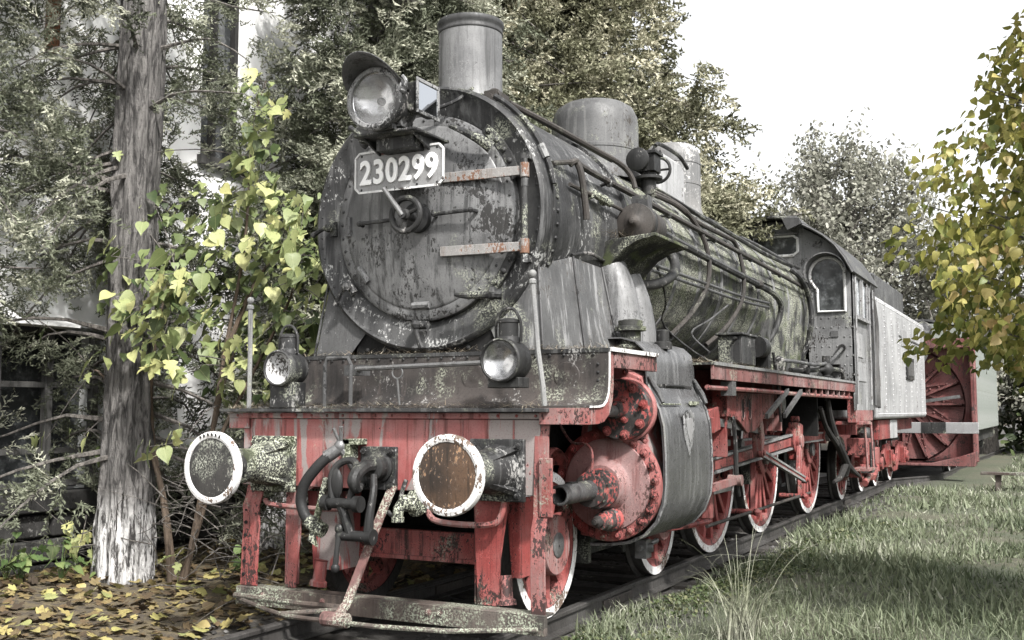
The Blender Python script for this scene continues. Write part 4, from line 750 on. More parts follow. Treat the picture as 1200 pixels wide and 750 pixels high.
k._sheet([Vector(p) for p in pts], [Vector((.12,.0)), Vector((.13,0)), Vector((.12,.01)), Vector((.08,.02)), Vector((.05,.03))], 'x', 1.22, 1.32); part(k, 'expansion_link', 'redl', bevel=.008)
k = MB(); k.bar((1.27,2.9,1.34), (1.27,4.75,1.22), .04, .07); part(k, 'radius_rod', 'steel')
mb = [(3.55,1.58),(5.2,1.58),(5.2,1.34),(4.75,1.33),(4.45,1.22),(4.15,1.20),(3.85,1.32),(3.55,1.36)]
k = MB(); k.prism(mb, 'x', 1.30, 1.325); k.box(.62,1.30,3.5,3.56,1.0,1.78); k.box(1.2,1.34,3.42,3.52,1.36,1.78); mot = part(k, 'motion_bracket', 'redd', bevel=.006)
for y in (3.98, 4.22):
    k = MB(); n = 14; k.prism([(y+.05*math.cos(2*PI*i/n), 1.43+(.045 if math.sin(2*PI*i/n) > 0 else -.045)+.05*math.sin(2*PI*i/n)) for i in range(n)], 'x', 1.3255, 1.328); part(k, 'slot', 'void', mot)
    k = MB(); k.tube([(1.328, y+.056*math.cos(2*PI*i/n), 1.43+(.045 if math.sin(2*PI*i/n) > 0 else -.045)+.056*math.sin(2*PI*i/n)) for i in range(n)], .008, 6, closed=True); part(k, 'slot_edge', 'redl', mot)
k = MB(); k.box(.62,1.32,5.5,5.56,1.2,1.78); part(k, 'board_support', 'redl')
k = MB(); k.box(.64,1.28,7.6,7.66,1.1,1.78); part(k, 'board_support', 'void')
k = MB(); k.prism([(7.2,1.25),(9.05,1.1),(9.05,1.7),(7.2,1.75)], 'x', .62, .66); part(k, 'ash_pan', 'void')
for y in (5.72, 8.05):
    k = MB(); k.bar((.95,y,1.35), (.93,y+.04,.35), .05, .08); hg = part(k, 'brake_hanger', 'redd'); k = MB(); k.box(.84,.93,y-.06,y+.10,.62,.95); part(k, 'brake_block', 'dark', hg)
k = MB(); k.tube([(.96,4.0,.33),(.96,6.0,.33),(.96,8.6,.33)], .018, 8); part(k, 'brake_pull_rod', 'rustd')
for y in (5.6, 8.0): k = MB(); k.cyl((.7,y,.33), (1.02,y,.33), .03, n=12); k.ball((1.02,y,.33), .045, 8); part(k, 'brake_beam', 'redd')
k = MB(); k.lathe([(.11,0),(.11,.14),(.09,.16),(0,.165)], (1.15,5.72,1.50), (1,0,0), 18); part(k, 'air_reservoir_end', 'steel')
# chains, dead branch and levers under the cab
k = MB(); k.tube([(1.35,7.9,1.55),(1.34,8.1,1.3),(1.36,8.45,1.0),(1.38,8.9,.72),(1.34,9.0,.55)], [.035,.05,.055,.06,.05], 10, 4); k.tube([(1.32,7.6,1.45),(1.33,7.9,1.2),(1.36,8.4,.98)], [.03,.035,.04], 8, 3); k.tube([(1.38,8.9,.72),(1.36,8.6,.55),(1.33,8.3,.5)], [.05,.04,.02], 8, 3); k.tube([(1.38,8.9,.72),(1.4,9.3,.6),(1.42,9.7,.5)], [.05,.035,.02], 8, 3)
k.build('dead_branch', M['bark0'], label='charred dead branch leaning against the frame under the cab', cat='branch')
# ================================================================== CAB
def circ(cx, cz, r, a0, a1, n): return [(cx+r*math.cos(R_(a0+(a1-a0)*i/n)), cz+r*math.sin(R_(a0+(a1-a0)*i/n))) for i in range(n+1)]
RP = [(0,4.10),(.45,4.10),(.80,4.07),(.86,3.98),(1.0,3.90),(1.15,3.80),(1.30,3.66),(1.43,3.47),(1.53,3.27)]
cabf = [(x, z-.03) for x, z in RP[:-1]]+[(1.50,3.28),(1.50,1.80)]
key = [(1.04,2.77),(1.40,2.77),(1.40,3.33)]+circ(1.17,3.28,.235,15,215,16)+[(1.03,3.08)]
k = MB(); k.prism([(-x, z) for x, z in cabf[::-1]][:-1]+cabf[0:], 'y', 9.06, 9.085) if False else None
# front sheet with a real opening: strips around the keyhole and the rectangular window are cut with a grid of cells
def sheet_with_holes(outer, holes, y0, y1):
    import bmesh
    bm = bmesh.new()
    def loop(pts): 
        vs = [bm.verts.new((p[0], y0, p[1])) for p in pts]
        return [bm.edges.new((vs[i], vs[(i+1) % len(vs)])) for i in range(len(vs))]
    ed = loop(outer)
    for h in holes: ed += loop(h)
    bmesh.ops.triangle_fill(bm, use_beauty=True, edges=ed, normal=(0, -1, 0))
    ext = bmesh.ops.extrude_face_region(bm, geom=list(bm.faces))
    bmesh.ops.translate(bm, vec=(0, y1-y0, 0), verts=[g for g in ext['geom'] if isinstance(g, bmesh.types.BMVert)])
    bmesh.ops.recalc_face_normals(bm, faces=bm.faces)
    m = MB(); bm.verts.ensure_lookup_table(); bm.verts.index_update()
    m.add([v.co[:] for v in bm.verts], [tuple(v.index for v in f.verts) for f in bm.faces]); bm.free(); return m
sq = [(.16,3.58),(.72,3.58),(.78,3.63),(.78,3.81),(.72,3.86),(.16,3.86)]
outer = cabf[1:]+[(.90,1.80),(.90,2.5),(.55,3.2),(0.05,3.45),(-.55,3.2),(-.9,2.5),(-.9,1.8),(-1.5,1.8),(-1.5,3.28)]+[(-x, z) for x, z in cabf[:-2][::-1] if x > .1]
k = sheet_with_holes(outer, [key, sq, [(-a, b) for a, b in key]], 9.06, 9.08); cab = part(k, 'cab_front', 'cabd', sharp=30)
for hole in (key, [(-a, b) for a, b in key], sq):
    k = MB(); k.prism(hole, 'y', 9.07, 9.074); part(k, 'window_pane', 'pane', cab)
    k = MB(); k.tube([(a, 9.05, b) for a, b in hole], .022, 8, closed=True); part(k, 'window_frame', 'white', cab)
k = MB(); k.sheet(circ(1.17,3.28,.29,8,200,18), 'y', 8.86, 9.06, .012); part(k, 'window_visor', 'cabd', cab)
k = MB(); k.box(.14,.8,8.98,9.06,3.87,3.89); part(k, 'window_visor', 'cabd', cab)
k = MB(); k.torus((1.05,9.05,3.72), (0,1,0), .05, .012, 16, 6); k.tube([(1.05,9.04,3.72),(1.1,9.0,3.76)], .012, 6); part(k, 'cab_bolt_ring', 'cabd', cab)
k = MB(); k.box(1.1,1.32,8.97,9.06,1.93,2.03); k.box(1.1,1.32,8.93,9.06,2.03,2.04); part(k, 'cab_foot_step', 'void', cab)
k = MB(); k.box(1.2,1.3,9.045,9.06,2.42,2.50); part(k, 'cab_plate', 'grey', cab)
m = MB()
for x in (.98,1.08,1.18,1.28,1.38,1.46):
    for z in np.arange(1.9,2.7,.13): m.dome((x+(.03 if int(z*10) % 2 else 0), 9.058, z), (0,-1,0), .013, 6)
part(m, 'cab_rivets', 'cabd', cab)
# sides
for s in (1, -1):
    x = 1.5*s; X0, X1 = (x-.02, x) if s > 0 else (x, x+.02)
    k = MB(); k.box(X0,X1,9.06,10.62,1.42,2.72); k.box(X0,X1,9.06,9.18,2.72,3.32); k.box(X0,X1,9.62,9.74,2.72,3.32); k.box(X0,X1,10.14,10.62,2.72,3.32); k.box(X0,X1,9.18,10.14,3.26,3.32)
    cs = part(k, 'cab_side', 'cab')
    for y0, y1 in ((9.18,9.62),(9.74,10.14)):
        k = MB(); k.box(x-.012*s-.003, x-.012*s+.003, y0, y1, 2.72, 3.26); part(k, 'window_pane', 'pane2', cs)
        k = MB(); e = .012*s; k.tube([(x+e,y0,2.72),(x+e,y1,2.72),(x+e,y1,3.26),(x+e,y0,3.26)], .02, 6, closed=True); part(k, 'window_frame', 'cab', cs)
    k = MB(); k.box(x-.01 if s < 0 else x, x+.06*s if s > 0 else x+.01, 9.1, 10.2, 2.66, 2.70); part(k, 'window_ledge', 'cab', cs)
    for y in (9.10, 10.24, 10.58): k = MB(); k.tube([(x+.03*s,y,1.5),(x+.03*s,y,3.2)], .016, 6); part(k, 'cab_beading', 'cab', cs)
    k = MB(); k.box(min(x,x+.012*s), max(x,x+.012*s), 9.3, 9.75, 2.15, 2.48); part(k, 'side_plate', 'tender', cs, bevel=.004)
    k = MB(); k.box(min(x,x+.012*s), max(x,x+.012*s), 9.22, 9.95, 1.82, 2.08); part(k, 'side_plate', 'tender', cs, bevel=.004)
    k = MB(); k.tube([(x+.06*s,10.4,1.5),(x+.07*s,10.4,2.2),(x+.06*s,10.4,2.9)], .018, 8); part(k, 'cab_handrail', 'steel', cs)
k = MB(); k.prism([(-x, z-.04) for x, z in RP[::-1]][:-1]+[(x, z-.04) for x, z in RP][:-1]+[(1.48,3.2),(1.48,1.42),(-1.48,1.42),(-1.48,3.2)], 'y', 10.6, 10.62); part(k, 'cab_back', 'void', cab)
k = MB(); k.box(-1.46,1.46,9.1,10.6,1.75,1.79); part(k, 'cab_floor', 'void', cab)
full = [(-a, b) for a, b in RP[::-1]][:-1]+RP
k = MB(); k.sheet(full[::-1], 'y', 8.84, 11.0, -.03); rf = part(k, 'cab_roof', 'roof', sharp=40)
k = MB(); k.tube([(a+.01 if a > 0 else a-.01, 8.84, b) for a, b in full], .02, 6); part(k, 'roof_edge', 'roof', rf)
k = MB(); k.prism([(.62,4.08),(.86,4.06),(.9,3.98),(.7,3.9)], 'y', 8.78, 8.86); part(k, 'roof_gusset', 'roof', rf)
# rear valance under the cab
k = MB(); k.box(1.38,1.5,9.1,9.16,1.25,1.78); k.box(1.2,1.56,9.16,9.9,1.22,1.27); k.box(1.46,1.5,9.16,10.5,1.27,1.42); part(k, 'cab_step', 'redl', bevel=.006)
k = MB(); k.tube([(1.5,9.75,1.25),(1.52,9.78,.6)], .018, 6); k.tube([(1.5,10.3,1.25),(1.52,10.3,.6)], .018, 6); k.box(1.3,1.55,9.7,10.35,.57,.6); part(k, 'cab_ladder', 'redl')
# ================================================================== TENDER
ten = empty('tender', (0, 14, 0), 'pale grey riveted tender with red bogies coupled behind the cab', 'tender')
k = MB(); k.box(-1.5,1.5,10.95,17.5,1.28,3.18); tb = part(k, 'tank', 'tender', ten, bevel=.05)
k = MB(); k.prism([(11.2,3.18),(16.4,3.18),(16.4,3.72),(12.6,3.72),(11.2,3.5)], 'x', -1.25, 1.25); part(k, 'coal_bunker', 'grey', ten, bevel=.02)
k = MB()
for i in range(9): k.box(1.25, 1.27, 12.35+i*.03, 12.362+i*.03, 3.22, 3.66)
part(k, 'bunker_louvre', 'dark', ten, kind='stuff')
k = MB(); k.box(1.252,1.262,11.4,12.2,3.2,3.48); part(k, 'bunker_panel', 'tender', ten)
m = MB()
for y in list(np.arange(11.1,17.5,.82)):
    for z in np.arange(1.4,3.15,.09): m.dome((1.5,y,z), (1,0,0), .016, 6, .7)
for z in (1.36,3.1):
    for y in np.arange(11.05,17.45,.09): m.dome((1.5,y,z), (1,0,0), .014, 6, .7)
part(m, 'tank_rivets', 'tender', ten)
k = MB(); k.box(1.5,1.515,13.9,14.6,2.55,2.85); part(k, 'tender_plate', 'plate', ten, bevel=.004)
k = MB(); k.box(1.5,1.535,14.4,15.4,1.98,2.38); tp = part(k, 'builder_plate', 'dark', ten, bevel=.006)
k = MB(); k.box(1.535,1.54,14.5,15.3,2.05,2.31); part(k, 'plate_face', 'steel', tp)
k = MB(); k.box(1.49,1.512,13.6,17.45,2.7,2.725); part(k, 'tank_beading', 'grey', ten)
k = MB()   # canvas curtain between cab and tender
n = 14
for i in range(n+1):
    t = i/n; z = 3.2-1.75*t; w = .06+.05*math.sin(t*9)+.06*t
    for j in range(7):
        u = j/6; k.v.append((1.50+.05*math.sin(j*2.1+t*5)+.04*t, 10.62+.3*u*(1-.35*t)+.1*t, z+.03*math.sin(j*3+t*11)))
for i in range(n):
    for j in range(6): k.f.append((i*7+j, i*7+j+1, (i+1)*7+j+1, (i+1)*7+j)); k.m.append(0)
o = part(k, 'gangway_curtain', 'canvas', None); sm = o.modifiers.new('thick', 'SOLIDIFY'); sm.thickness = .012; ss = o.modifiers.new('sub', 'SUBSURF'); ss.levels = ss.render_levels = 1
k = MB(); k.box(-1.2,1.2,10.8,17.55,1.05,1.25); part(k, 'underframe', 'redd', ten)
k = MB(); k.box(1.2,1.4,11.7,13.2,.95,1.26); part(k, 'frame_box', 'redd', ten, bevel=.01)
k = MB(); k.box(1.4,1.42,12.9,13.7,.95,1.26); part(k, 'frame_end_plate', 'tender', ten, bevel=.006)
for yb in (12.75, 16.2):
    for s in (1, -1):
        k = MB(); pr = [(yb-1.45,.62),(yb-1.2,.78),(yb-.6,.80),(yb-.3,.42),(yb+.3,.42),(yb+.6,.80),(yb+1.2,.78),(yb+1.45,.62),(yb+1.2,.45),(yb+.95,.36),(yb+.6,.42),(yb+.3,.24),(yb-.3,.24),(yb-.6,.42),(yb-.95,.36),(yb-1.2,.45)]
        k.prism(pr, 'x', 1.0*s-.03, 1.0*s+.03); bf = part(k, 'bogie_frame', 'redd', ten, bevel=.01)
        for dy in (-.95,.95):
            k = MB(); k.box(1.0*s-.12,1.0*s+.12,yb+dy-.16,yb+dy+.16,.36,.68); k.lathe([(.12,0),(.11,.05),(0,.06)], (1.0*s+.12*s,yb+dy,.5), (s,0,0), 16); part(k, 'axle_box', 'redd', ten, bevel=.01)
        k = MB(); [k.box(1.0*s-.06, 1.0*s+.06, yb-.5+.04*i, yb+.5-.04*i, .84+.02*i, .857+.02*i) for i in range(6)]; part(k, 'leaf_spring', 'dark', ten, kind='stuff')
    for dy in (-.95,.95):
        wheel(ten, .80, yb+dy, .5, 10, .185, .075); wheel(ten, -.80, yb+dy, .5, 10, .185, .075, side=-1); axle(ten, yb+dy, .5)
k = MB(); k.tube([(1.3,10.9,1.1),(1.3,11.1,.8),(1.34,11.3,.62)], .05, 8, 3); k.ball((1.3,11.0,1.05), .13, 10); part(k, 'water_pipe', 'dark', ten)
k = MB(); k.lathe([(.12,0),(.14,.02),(.14,.5),(.1,.55),(0,.56)], (1.22,11.0,.9), (0,1,.1), 20); part(k, 'brake_cylinder', 'dark', ten)
k = MB(); k.tube([(1.36,10.5,.35),(1.36,10.9,.45),(1.36,11.3,.42),(1.36,11.6,.55)], .05, 8, 3); k.ball((1.36,11.0,.45), .1, 8); part(k, 'brake_linkage', 'redd', ten)
k = MB(); k.box(1.1,1.4,10.6,11.0,.75,1.0); k.box(1.2,1.44,11.1,11.5,.6,.85); part(k, 'drawgear', 'redd', ten, bevel=.01)
k = MB(); k.box(1.3,1.46,10.55,10.8,.5,.56); k.tube([(1.45,10.55,.53),(1.45,10.55,.95)], .02, 6); k.tube([(1.45,10.8,.53),(1.45,10.8,.95)], .02, 6); part(k, 'foot_step', 'dark', ten)
# ================================================================== ROTARY SNOW PLOUGH behind
plg = empty('rotary_snow_plough', (.78, 19.5, 0), 'red rotary snow plough with radial blade wheel behind the tender', 'snow plough')
PX0, PY0, PZ0, PR = .78, 19.5, 1.55, 1.33
n = 40
k = MB(); k.lathe([(PR,0),(PR,.20),(.2,.22)], (PX0,PY0,PZ0), (0,1,0), 48, ring=False); part(k, 'drum', 'redp', plg)
ou = [(PX0+1.55,.30),(PX0+1.55,2.98),(PX0-1.55,2.98),(PX0-1.55,.30)]
k = sheet_with_holes(ou, [circ(PX0,PZ0,PR,0,352.8,49)], PY0-.03, PY0+.03); hs_ = part(k, 'housing_face', 'redp', plg)
k = MB(); k.bar((PX0+1.5,PY0-.16,.3), (PX0+1.5,PY0-.16,2.98), .12, .26, (0,1,0)); part(k, 'housing_post', 'redp', plg, bevel=.03)
k = MB(); k.bar((PX0-1.5,PY0-.16,.3), (PX0-1.5,PY0-.16,2.98), .12, .26, (0,1,0)); part(k, 'housing_post', 'redp', plg, bevel=.03)
k = MB(); k.box(PX0-1.6,PX0+1.6,PY0-.35,PY0+.6,2.78,3.0); part(k, 'housing_top', 'redp', plg, bevel=.02)
k = MB(); k.prism([(PX0-1.5,.22),(PX0+1.5,.22),(PX0+1.56,.55),(PX0+1.2,.42),(PX0+.6,.27),(PX0-.6,.27),(PX0-1.2,.42),(PX0-1.56,.55)], 'y', PY0-.6, PY0+.1); part(k, 'scoop', 'redp', plg, bevel=.01)
bl = MB(); bl.add([(-.045,0,.22),(.045,0,.22),(.24,-.07,PR-.05),(-.20,.0,PR-.05),(-.045,.03,.22),(.045,.03,.22),(.24,-.045,PR-.05),(-.20,.03,PR-.05)], [(0,1,2,3),(7,6,5,4),(0,4,5,1),(1,5,6,2),(2,6,7,3),(3,7,4,0)])
blm = bl.mesh('blade', M['redp'], 40)
rb_ = MB(); rb_.bar((.05,-.04,.3), (.23,-.10,PR-.1), .05, .07, (0,1,0)); rb_.bar((-.1,-.03,.55), (.12,-.06,1.0), .03, .04, (0,1,0)); [rb_.dome((.0+.05*q,-.04-.008*q,.5+.18*q), (0,-1,0), .03, 6) for q in range(4)]; rbm = rb_.mesh('blade_rib', M['redp'], 40)
k = MB(); k.lathe([(.3,.3),(.3,-.2),(.22,-.3),(0,-.32)], (PX0,PY0+.2,PZ0), (0,1,0), 28); rot = part(k, 'rotor_hub', 'redp', plg)
for i in range(16):
    c = inst('blade', blm, rot, Vector((PX0,PY0+.12,PZ0))-wpos(rot), (0, 2*PI*i/16+.2, 0)); inst('blade_rib', rbm, rot, Vector((PX0,PY0+.12,PZ0))-wpos(rot), (0, 2*PI*i/16+.2, 0))
k = MB(); k.box(PX0-1.6,PX0+1.6,PY0-.55,PY0-.45,.92,1.16); bb = part(k, 'front_bar', 'plate', plg, bevel=.01)
for x in (PX0+.45, PX0-.6): k = MB(); k.box(x,x+.5,PY0-.556,PY0-.55,.92,1.16); part(k, 'bar_stripe', 'dark', bb)
for a in (62, 8, 85, 115):
    a = R_(a); k = MB(); k.bar((PX0+.35*math.cos(a),PY0-.3,PZ0+.35*math.sin(a)), (PX0+1.25*math.cos(a),PY0-.3,PZ0+1.25*math.sin(a)), .07, .06, (0,1,0)); part(k, 'cutter_bar', 'steel', rot)
k = MB(); k.box(PX0-1.45,PX0+1.45,PY0+.65,PY0+10.5,.95,2.95); wb = part(k, 'body', 'greenp', plg, bevel=.02)
for i in range(40): k = MB(); k.box(PX0+1.45,PX0+1.462,PY0+.66+i*.245,PY0+.66+i*.245+.235,.97,2.93) if i < 1 else None; (bmesh0 := k.mesh('plank', M['greenp'])) if i < 1 else None; inst('plank', bmesh0, wb, (0, i*.245, 0))
k = MB(); k.sheet([(PX0-1.5,2.97),(PX0-1.2,3.25),(PX0-.6,3.42),(PX0+.6,3.42),(PX0+1.2,3.25),(PX0+1.5,2.97)][::-1], 'y', PY0+.1, PY0+10.6, -.05); part(k, 'roof', 'grey', plg)
k = MB(); k.box(PX0-1.3,PX0+1.3,PY0+.1,PY0+.16,3.0,3.36); part(k, 'lookout_panel', 'greenp', plg)
k = MB(); k.lathe([(.16,0),(.19,.02),(.19,.06),(.15,.3),(0,.34)], (PX0+.52,PY0-.3,3.2), (0,1,0), 24); lp = part(k, 'plough_lamp', 'dark', plg); k = MB(); k.lathe([(0,.0),(.15,-.004)], (PX0+.52,PY0-.3,3.2), (0,1,0), 20, ring=False); part(k, 'lens', 'lens', lp)
k = MB(); k.box(PX0-1.3,PX0+1.3,PY0+.7,PY0+10.4,.65,.95); part(k, 'underframe', 'dark', plg)
for y in (21.2, 23.0, 26.5, 28.3):
    for s in (1,-1): wheel(plg, PX0+.8*s, y, .5, 10, .185, .075, side=s, spokes=s > 0)
    k = MB(); k.box(PX0+.9,PX0+1.1,y-.2,y+.2,.35,.75); part(k, 'axle_box', 'dark', plg, bevel=.01)
# ================================================================== GROUND AND TRACK
def fbm(x, y, s, seed=0):
    r = np.zeros_like(np.asarray(x, float)); rg = np.random.default_rng(seed)
    for i in range(5):
        a = rg.uniform(0, 2*PI); f = s*1.9**i; p = rg.uniform(0, 9)
        r = r+np.sin((x*math.cos(a)+y*math.sin(a))*f+p)*np.cos((-x*math.sin(a)+y*math.cos(a))*f*.83+p*1.7)/1.6**i
    return r
def gh(x, y):
    x = np.asarray(x, float); y = np.asarray(y, float)
    near = np.exp(-((x+4)/14)**2-((y-6)/30)**2)
    z = -.15+.022*fbm(x, y, .9, 3)*near+.012*fbm(x, y, 3.1, 5)*near
    z = z+.035*(np.abs(x) > .95)
    return z+np.clip((x-2.2)/30, 0, .25)+np.clip((-x-1.6)/14, 0, .12)-.02*(np.abs(x) < 1.25)
ax1 = np.concatenate([[-600,-300,-120,-60,-30,-16],np.arange(-9,12,.3),[13,16,22,32,60,120,300,600]]); ay1 = np.concatenate([[-600,-200,-80,-40,-20],np.arange(-10,32,.35),[33,37,44,60,100,200,400,800]])
gx, gy = np.meshgrid(ax1, ay1, indexing='ij'); gz = gh(gx, gy); nx, ny = gx.shape
k = MB(); k.v = list(zip(gx.ravel(), gy.ravel(), gz.ravel())); k.f = [(i*ny+j, (i+1)*ny+j, (i+1)*ny+j+1, i*ny+j+1) for i in range(nx-1) for j in range(ny-1)]; k.m = [0]*len(k.f)
t = NT('ground_soil_and_turf'); v = t.coord(); sx = t.n.new('ShaderNodeSeparateXYZ'); t.l.new(v, sx.inputs[0])
big = t.noise(v, .8, 5, .6); fi = t.noise(v, 14, 6, .7); vf = t.noise(v, 60, 4, .7)
dirt = t.mix(t.ramp(fi, .35, .65), (.018,.016,.014), (.05,.046,.042)); turf = t.mix(t.ramp(big, .4, .6), (.04,.047,.025), (.06,.058,.036)); turf = t.mix(t.ramp(fi, .45, .7, 0, .7), turf, (.02,.02,.014))  # dirt colour lowered to paint contact shade under the engine
lit = t.mix(t.ramp(fi, .4, .6), (.035,.027,.018), (.075,.058,.03))
edge = t.math('ADD', sx.outputs[0], t.math('MULTIPLY', t.math('SUBTRACT', big, .5), 1.2))
col = t.mix(t.ramp(edge, 1.15, 1.6), dirt, turf); col = t.mix(t.ramp(edge, -1.6, -1.1), lit, col)  # turf colour is darkened too, standing in for shade between the blades
t.bump(t.math('ADD', fi, t.math('MULTIPLY', vf, .5)), .6, .03); M['ground'] = t.fin(col, .9)
ground = k.build('ground', M['ground'], kind='structure')
trk = empty('railway_track', (0, 8, 0), 'weathered steel rails on timber sleepers under the locomotive', 'railway track')
def cx(y): return 0 if y < 17.3 else .78*min(1, ((y-17.3)/2.6))**2*(3-2*min(1, (y-17.3)/2.6)) if y < 19.9 else .78+max(0, y-19.9)**1.5*.006
ys = [-16, -4, 4, 10, 16, 17.3, 17.8, 18.3, 18.8, 19.4, 19.9, 22, 26, 30, 36, 44]
rp = [(-.065,-.145),(.065,-.145),(.065,-.135),(.012,-.118),(.010,-.04),(.034,-.03),(.036,-.008),(.026,0),(-.026,0),(-.036,-.008),(-.034,-.03),(-.010,-.04),(-.012,-.118),(-.065,-.135)]
for s in (1, -1):
    k = MB(); V = [(cx(y)+s*.7535+p[0], y, p[1]) for y in ys for p in rp]; n = len(rp)
    k.add(V, [(i*n+j, (i+1)*n+j, (i+1)*n+(j+1) % n, i*n+(j+1) % n) for i in range(len(ys)-1) for j in range(n)]); rl = part(k, 'rail', 'rail', trk)
    for y in (2.2, 12.4):
        k = MB(); k.box(s*.7535+.012,s*.7535+.032,y-.3,y+.3,-.115,-.045); part(k, 'fishplate', 'rustd', rl, bevel=.004)
k = MB(); k.box(-1.25,1.25,-.12,.12,-.25,-.142); slm = k.mesh('sleeper', M['sleeper'])
for i in range(44):
    y = -7+i*.66; inst('sleeper', slm, trk, Vector((cx(y)+random.uniform(-.04,.04), y, random.uniform(-.012,0)))-wpos(trk), (0,0,random.uniform(-.02,.02)))
# ballast stones in the four-foot
def scat(templ, pos, Rm, sc, tint, name, mats, smooth=False):
    """templ: list of (verts, tris); each placed copy picks one; Rm (N,3,3); returns mesh with float attribute 'tint'"""
    N = len(pos); pick = rng.integers(0, len(templ), N); VV = []; FF = []; TT = []; off = 0
    for ti, (tv, tf) in enumerate(templ):
        ix = np.nonzero(pick == ti)[0]
        if not len(ix): continue
        P = np.einsum('nij,vj->nvi', Rm[ix], tv)*sc[ix][:, None, None]+pos[ix][:, None, :]
        F = tf[None]+(np.arange(len(ix))*len(tv))[:, None, None]+off
        VV.append(P.reshape(-1, 3)); FF.append(F.reshape(-1, 3)); TT.append(np.repeat(tint[ix], len(tv))); off += P.shape[0]*P.shape[1]
    V = np.concatenate(VV); F = np.concatenate(FF); T = np.concatenate(TT)
    me = bpy.data.meshes.new(name); me.vertices.add(len(V)); me.vertices.foreach_set('co', V.astype(np.float32).ravel())
    me.loops.add(len(F)*3); me.loops.foreach_set('vertex_index', F.astype(np.int32).ravel())
    me.polygons.add(len(F)); me.polygons.foreach_set('loop_start', np.arange(0, len(F)*3, 3, dtype=np.int32)); me.polygons.foreach_set('loop_total', np.full(len(F), 3, np.int32))
    if smooth: me.polygons.foreach_set('use_smooth', np.ones(len(F), bool))
    a = me.attributes.new('tint', 'FLOAT', 'POINT'); a.data.foreach_set('value', T.astype(np.float32))
    for m in (mats if isinstance(mats, list) else [mats]): me.materials.append(m)
    me.update(); me.validate(); return me
def obj(name, me, parent=None, **kw):
    o = link(bpy.data.objects.new(name, me))
    if parent: o.parent = parent; o.location = -wpos(parent)
    return tag(o, **kw)
def frames(d, up):
    """rotation matrices whose x axis is d and z axis near up"""
    d = d/np.linalg.norm(d, axis=1, keepdims=True); y = np.cross(up, d); y /= np.linalg.norm(y, axis=1, keepdims=True)+1e-9; z = np.cross(d, y)
    return np.stack([d, y, z], axis=2)
def rdir(n):
    v = rng.normal(size=(n, 3)); return v/np.linalg.norm(v, axis=1, keepdims=True)
def leafmat(name, a, b, c, trans=.35, rough=.55, veins=True):
    t = NT(name); v = t.coord(); ti = t.attr('tint'); n = t.noise(v, 40, 3, .6)
    col = t.mix(t.ramp(ti, 0., .5), a, b); col = t.mix(t.ramp(ti, .5, 1.), col, c); col = t.mix(t.ramp(n, .35, .7, 0, .35), col, tuple(x*.55 for x in b))
    t.fin(col, rough, 0, .35)
    if trans:
        tr = t.n.new('ShaderNodeBsdfTranslucent'); t.l.new(col, tr.inputs['Color']); mx = t.n.new('ShaderNodeMixShader'); mx.inputs[0].default_value = trans
        t.l.new(t.b.outputs[0], mx.inputs[1]); t.l.new(tr.outputs[0], mx.inputs[2]); t.l.new(mx.outputs[0], t.out.inputs['Surface'])
    return t.m
stv = np.array([(1,0,0),(-.8,.5,0),(-.5,-.9,.1),(.5,-.7,0),(.1,.2,.7),(.6,.8,.1)], float); stf = np.array([(0,5,4),(5,1,4),(1,2,4),(2,3,4),(3,0,4)])
N = 6000; px = rng.uniform(-1.5, 1.55, N); py = 22*rng.random(N)**1.6-6
M['pebble'] = leafmat('track_gravel', (.015,.014,.013), (.04,.037,.034), (.1,.097,.093), 0, .9)
me = scat([(stv, stf)], np.stack([px, py, gh(px, py)+.0], 1), frames(rdir(N)*[1,1,.1], np.tile([0,0,1.], (N,1))), rng.uniform(.008, .032, N), rng.random(N), 'gravel', M['pebble'])
obj('gravel', me, label='dark gravel and dirt scattered between and beside the rails', cat='gravel', kind='stuff')
# ================================================================== GRASS
bt = []
for kx in range(4):
    c = .15+.22*kx; w = .035
    v = np.array([(0,-w,0),(0,w,0),(c*.25,w*.8,.5),(c*.25,-w*.8,.5),(c,0,1-.12*kx)]); bt.append((v, np.array([(0,1,2),(0,2,3),(3,2,4)])))
M['grass'] = leafmat('lawn_grass', (.05,.066,.035), (.15,.172,.105), (.37,.37,.3), .38, .65)
N = 290000; camx, camy = 3.96, -5.78
d = np.exp(rng.uniform(math.log(2.6), math.log(42), N)); th = rng.uniform(R_(-24), R_(58), N)
gx_, gy_ = camx+d*np.sin(th), camy+d*np.cos(th)
keep = (gx_ > .93+.10*fbm(gx_, gy_, 1.7, 8)) & (gy_ < 34) & ~((gy_ > 17) & (gx_ < 2.6))
keep &= rng.random(N) < np.clip(.95+.3*fbm(gx_, gy_, .7, 21), .6, 1)
gx_, gy_, d = gx_[keep], gy_[keep], d[keep]; N = len(gx_)
az = rng.uniform(0, 2*PI, N); tilt = rng.normal(0, .35, (N, 2))
upv = np.stack([tilt[:, 0], tilt[:, 1], np.ones(N)], 1); upv /= np.linalg.norm(upv, axis=1, keepdims=True)
X = np.stack([np.cos(az), np.sin(az), np.zeros(N)], 1); Y = np.cross(upv, X); Y /= np.linalg.norm(Y, axis=1, keepdims=True); X = np.cross(Y, upv)
hgt = rng.uniform(.04, .125, N)*(1+.5*fbm(gx_, gy_, 1.6, 4))*np.clip(.8+d*.03, .8, 1.6); hgt = np.clip(hgt, .03, .2)
tn = np.clip(.40+.20*fbm(gx_, gy_, 1.1, 9)+rng.normal(0, .2, N), 0, 1)
farb = d > 9; bt1 = [(b[0][[0,1,4]]*[1,3.2,1], np.array([(0,1,2)])) for b in bt]; GP = np.stack([gx_, gy_, gh(gx_, gy_)-.005], 1); GR = np.stack([X, Y, upv], 2)
obj('grass', scat(bt1, GP[farb], GR[farb], hgt[farb], tn[farb], 'grass', M['grass']), label='grass on the far part of the lawn towards the bench', cat='grass', kind='stuff')
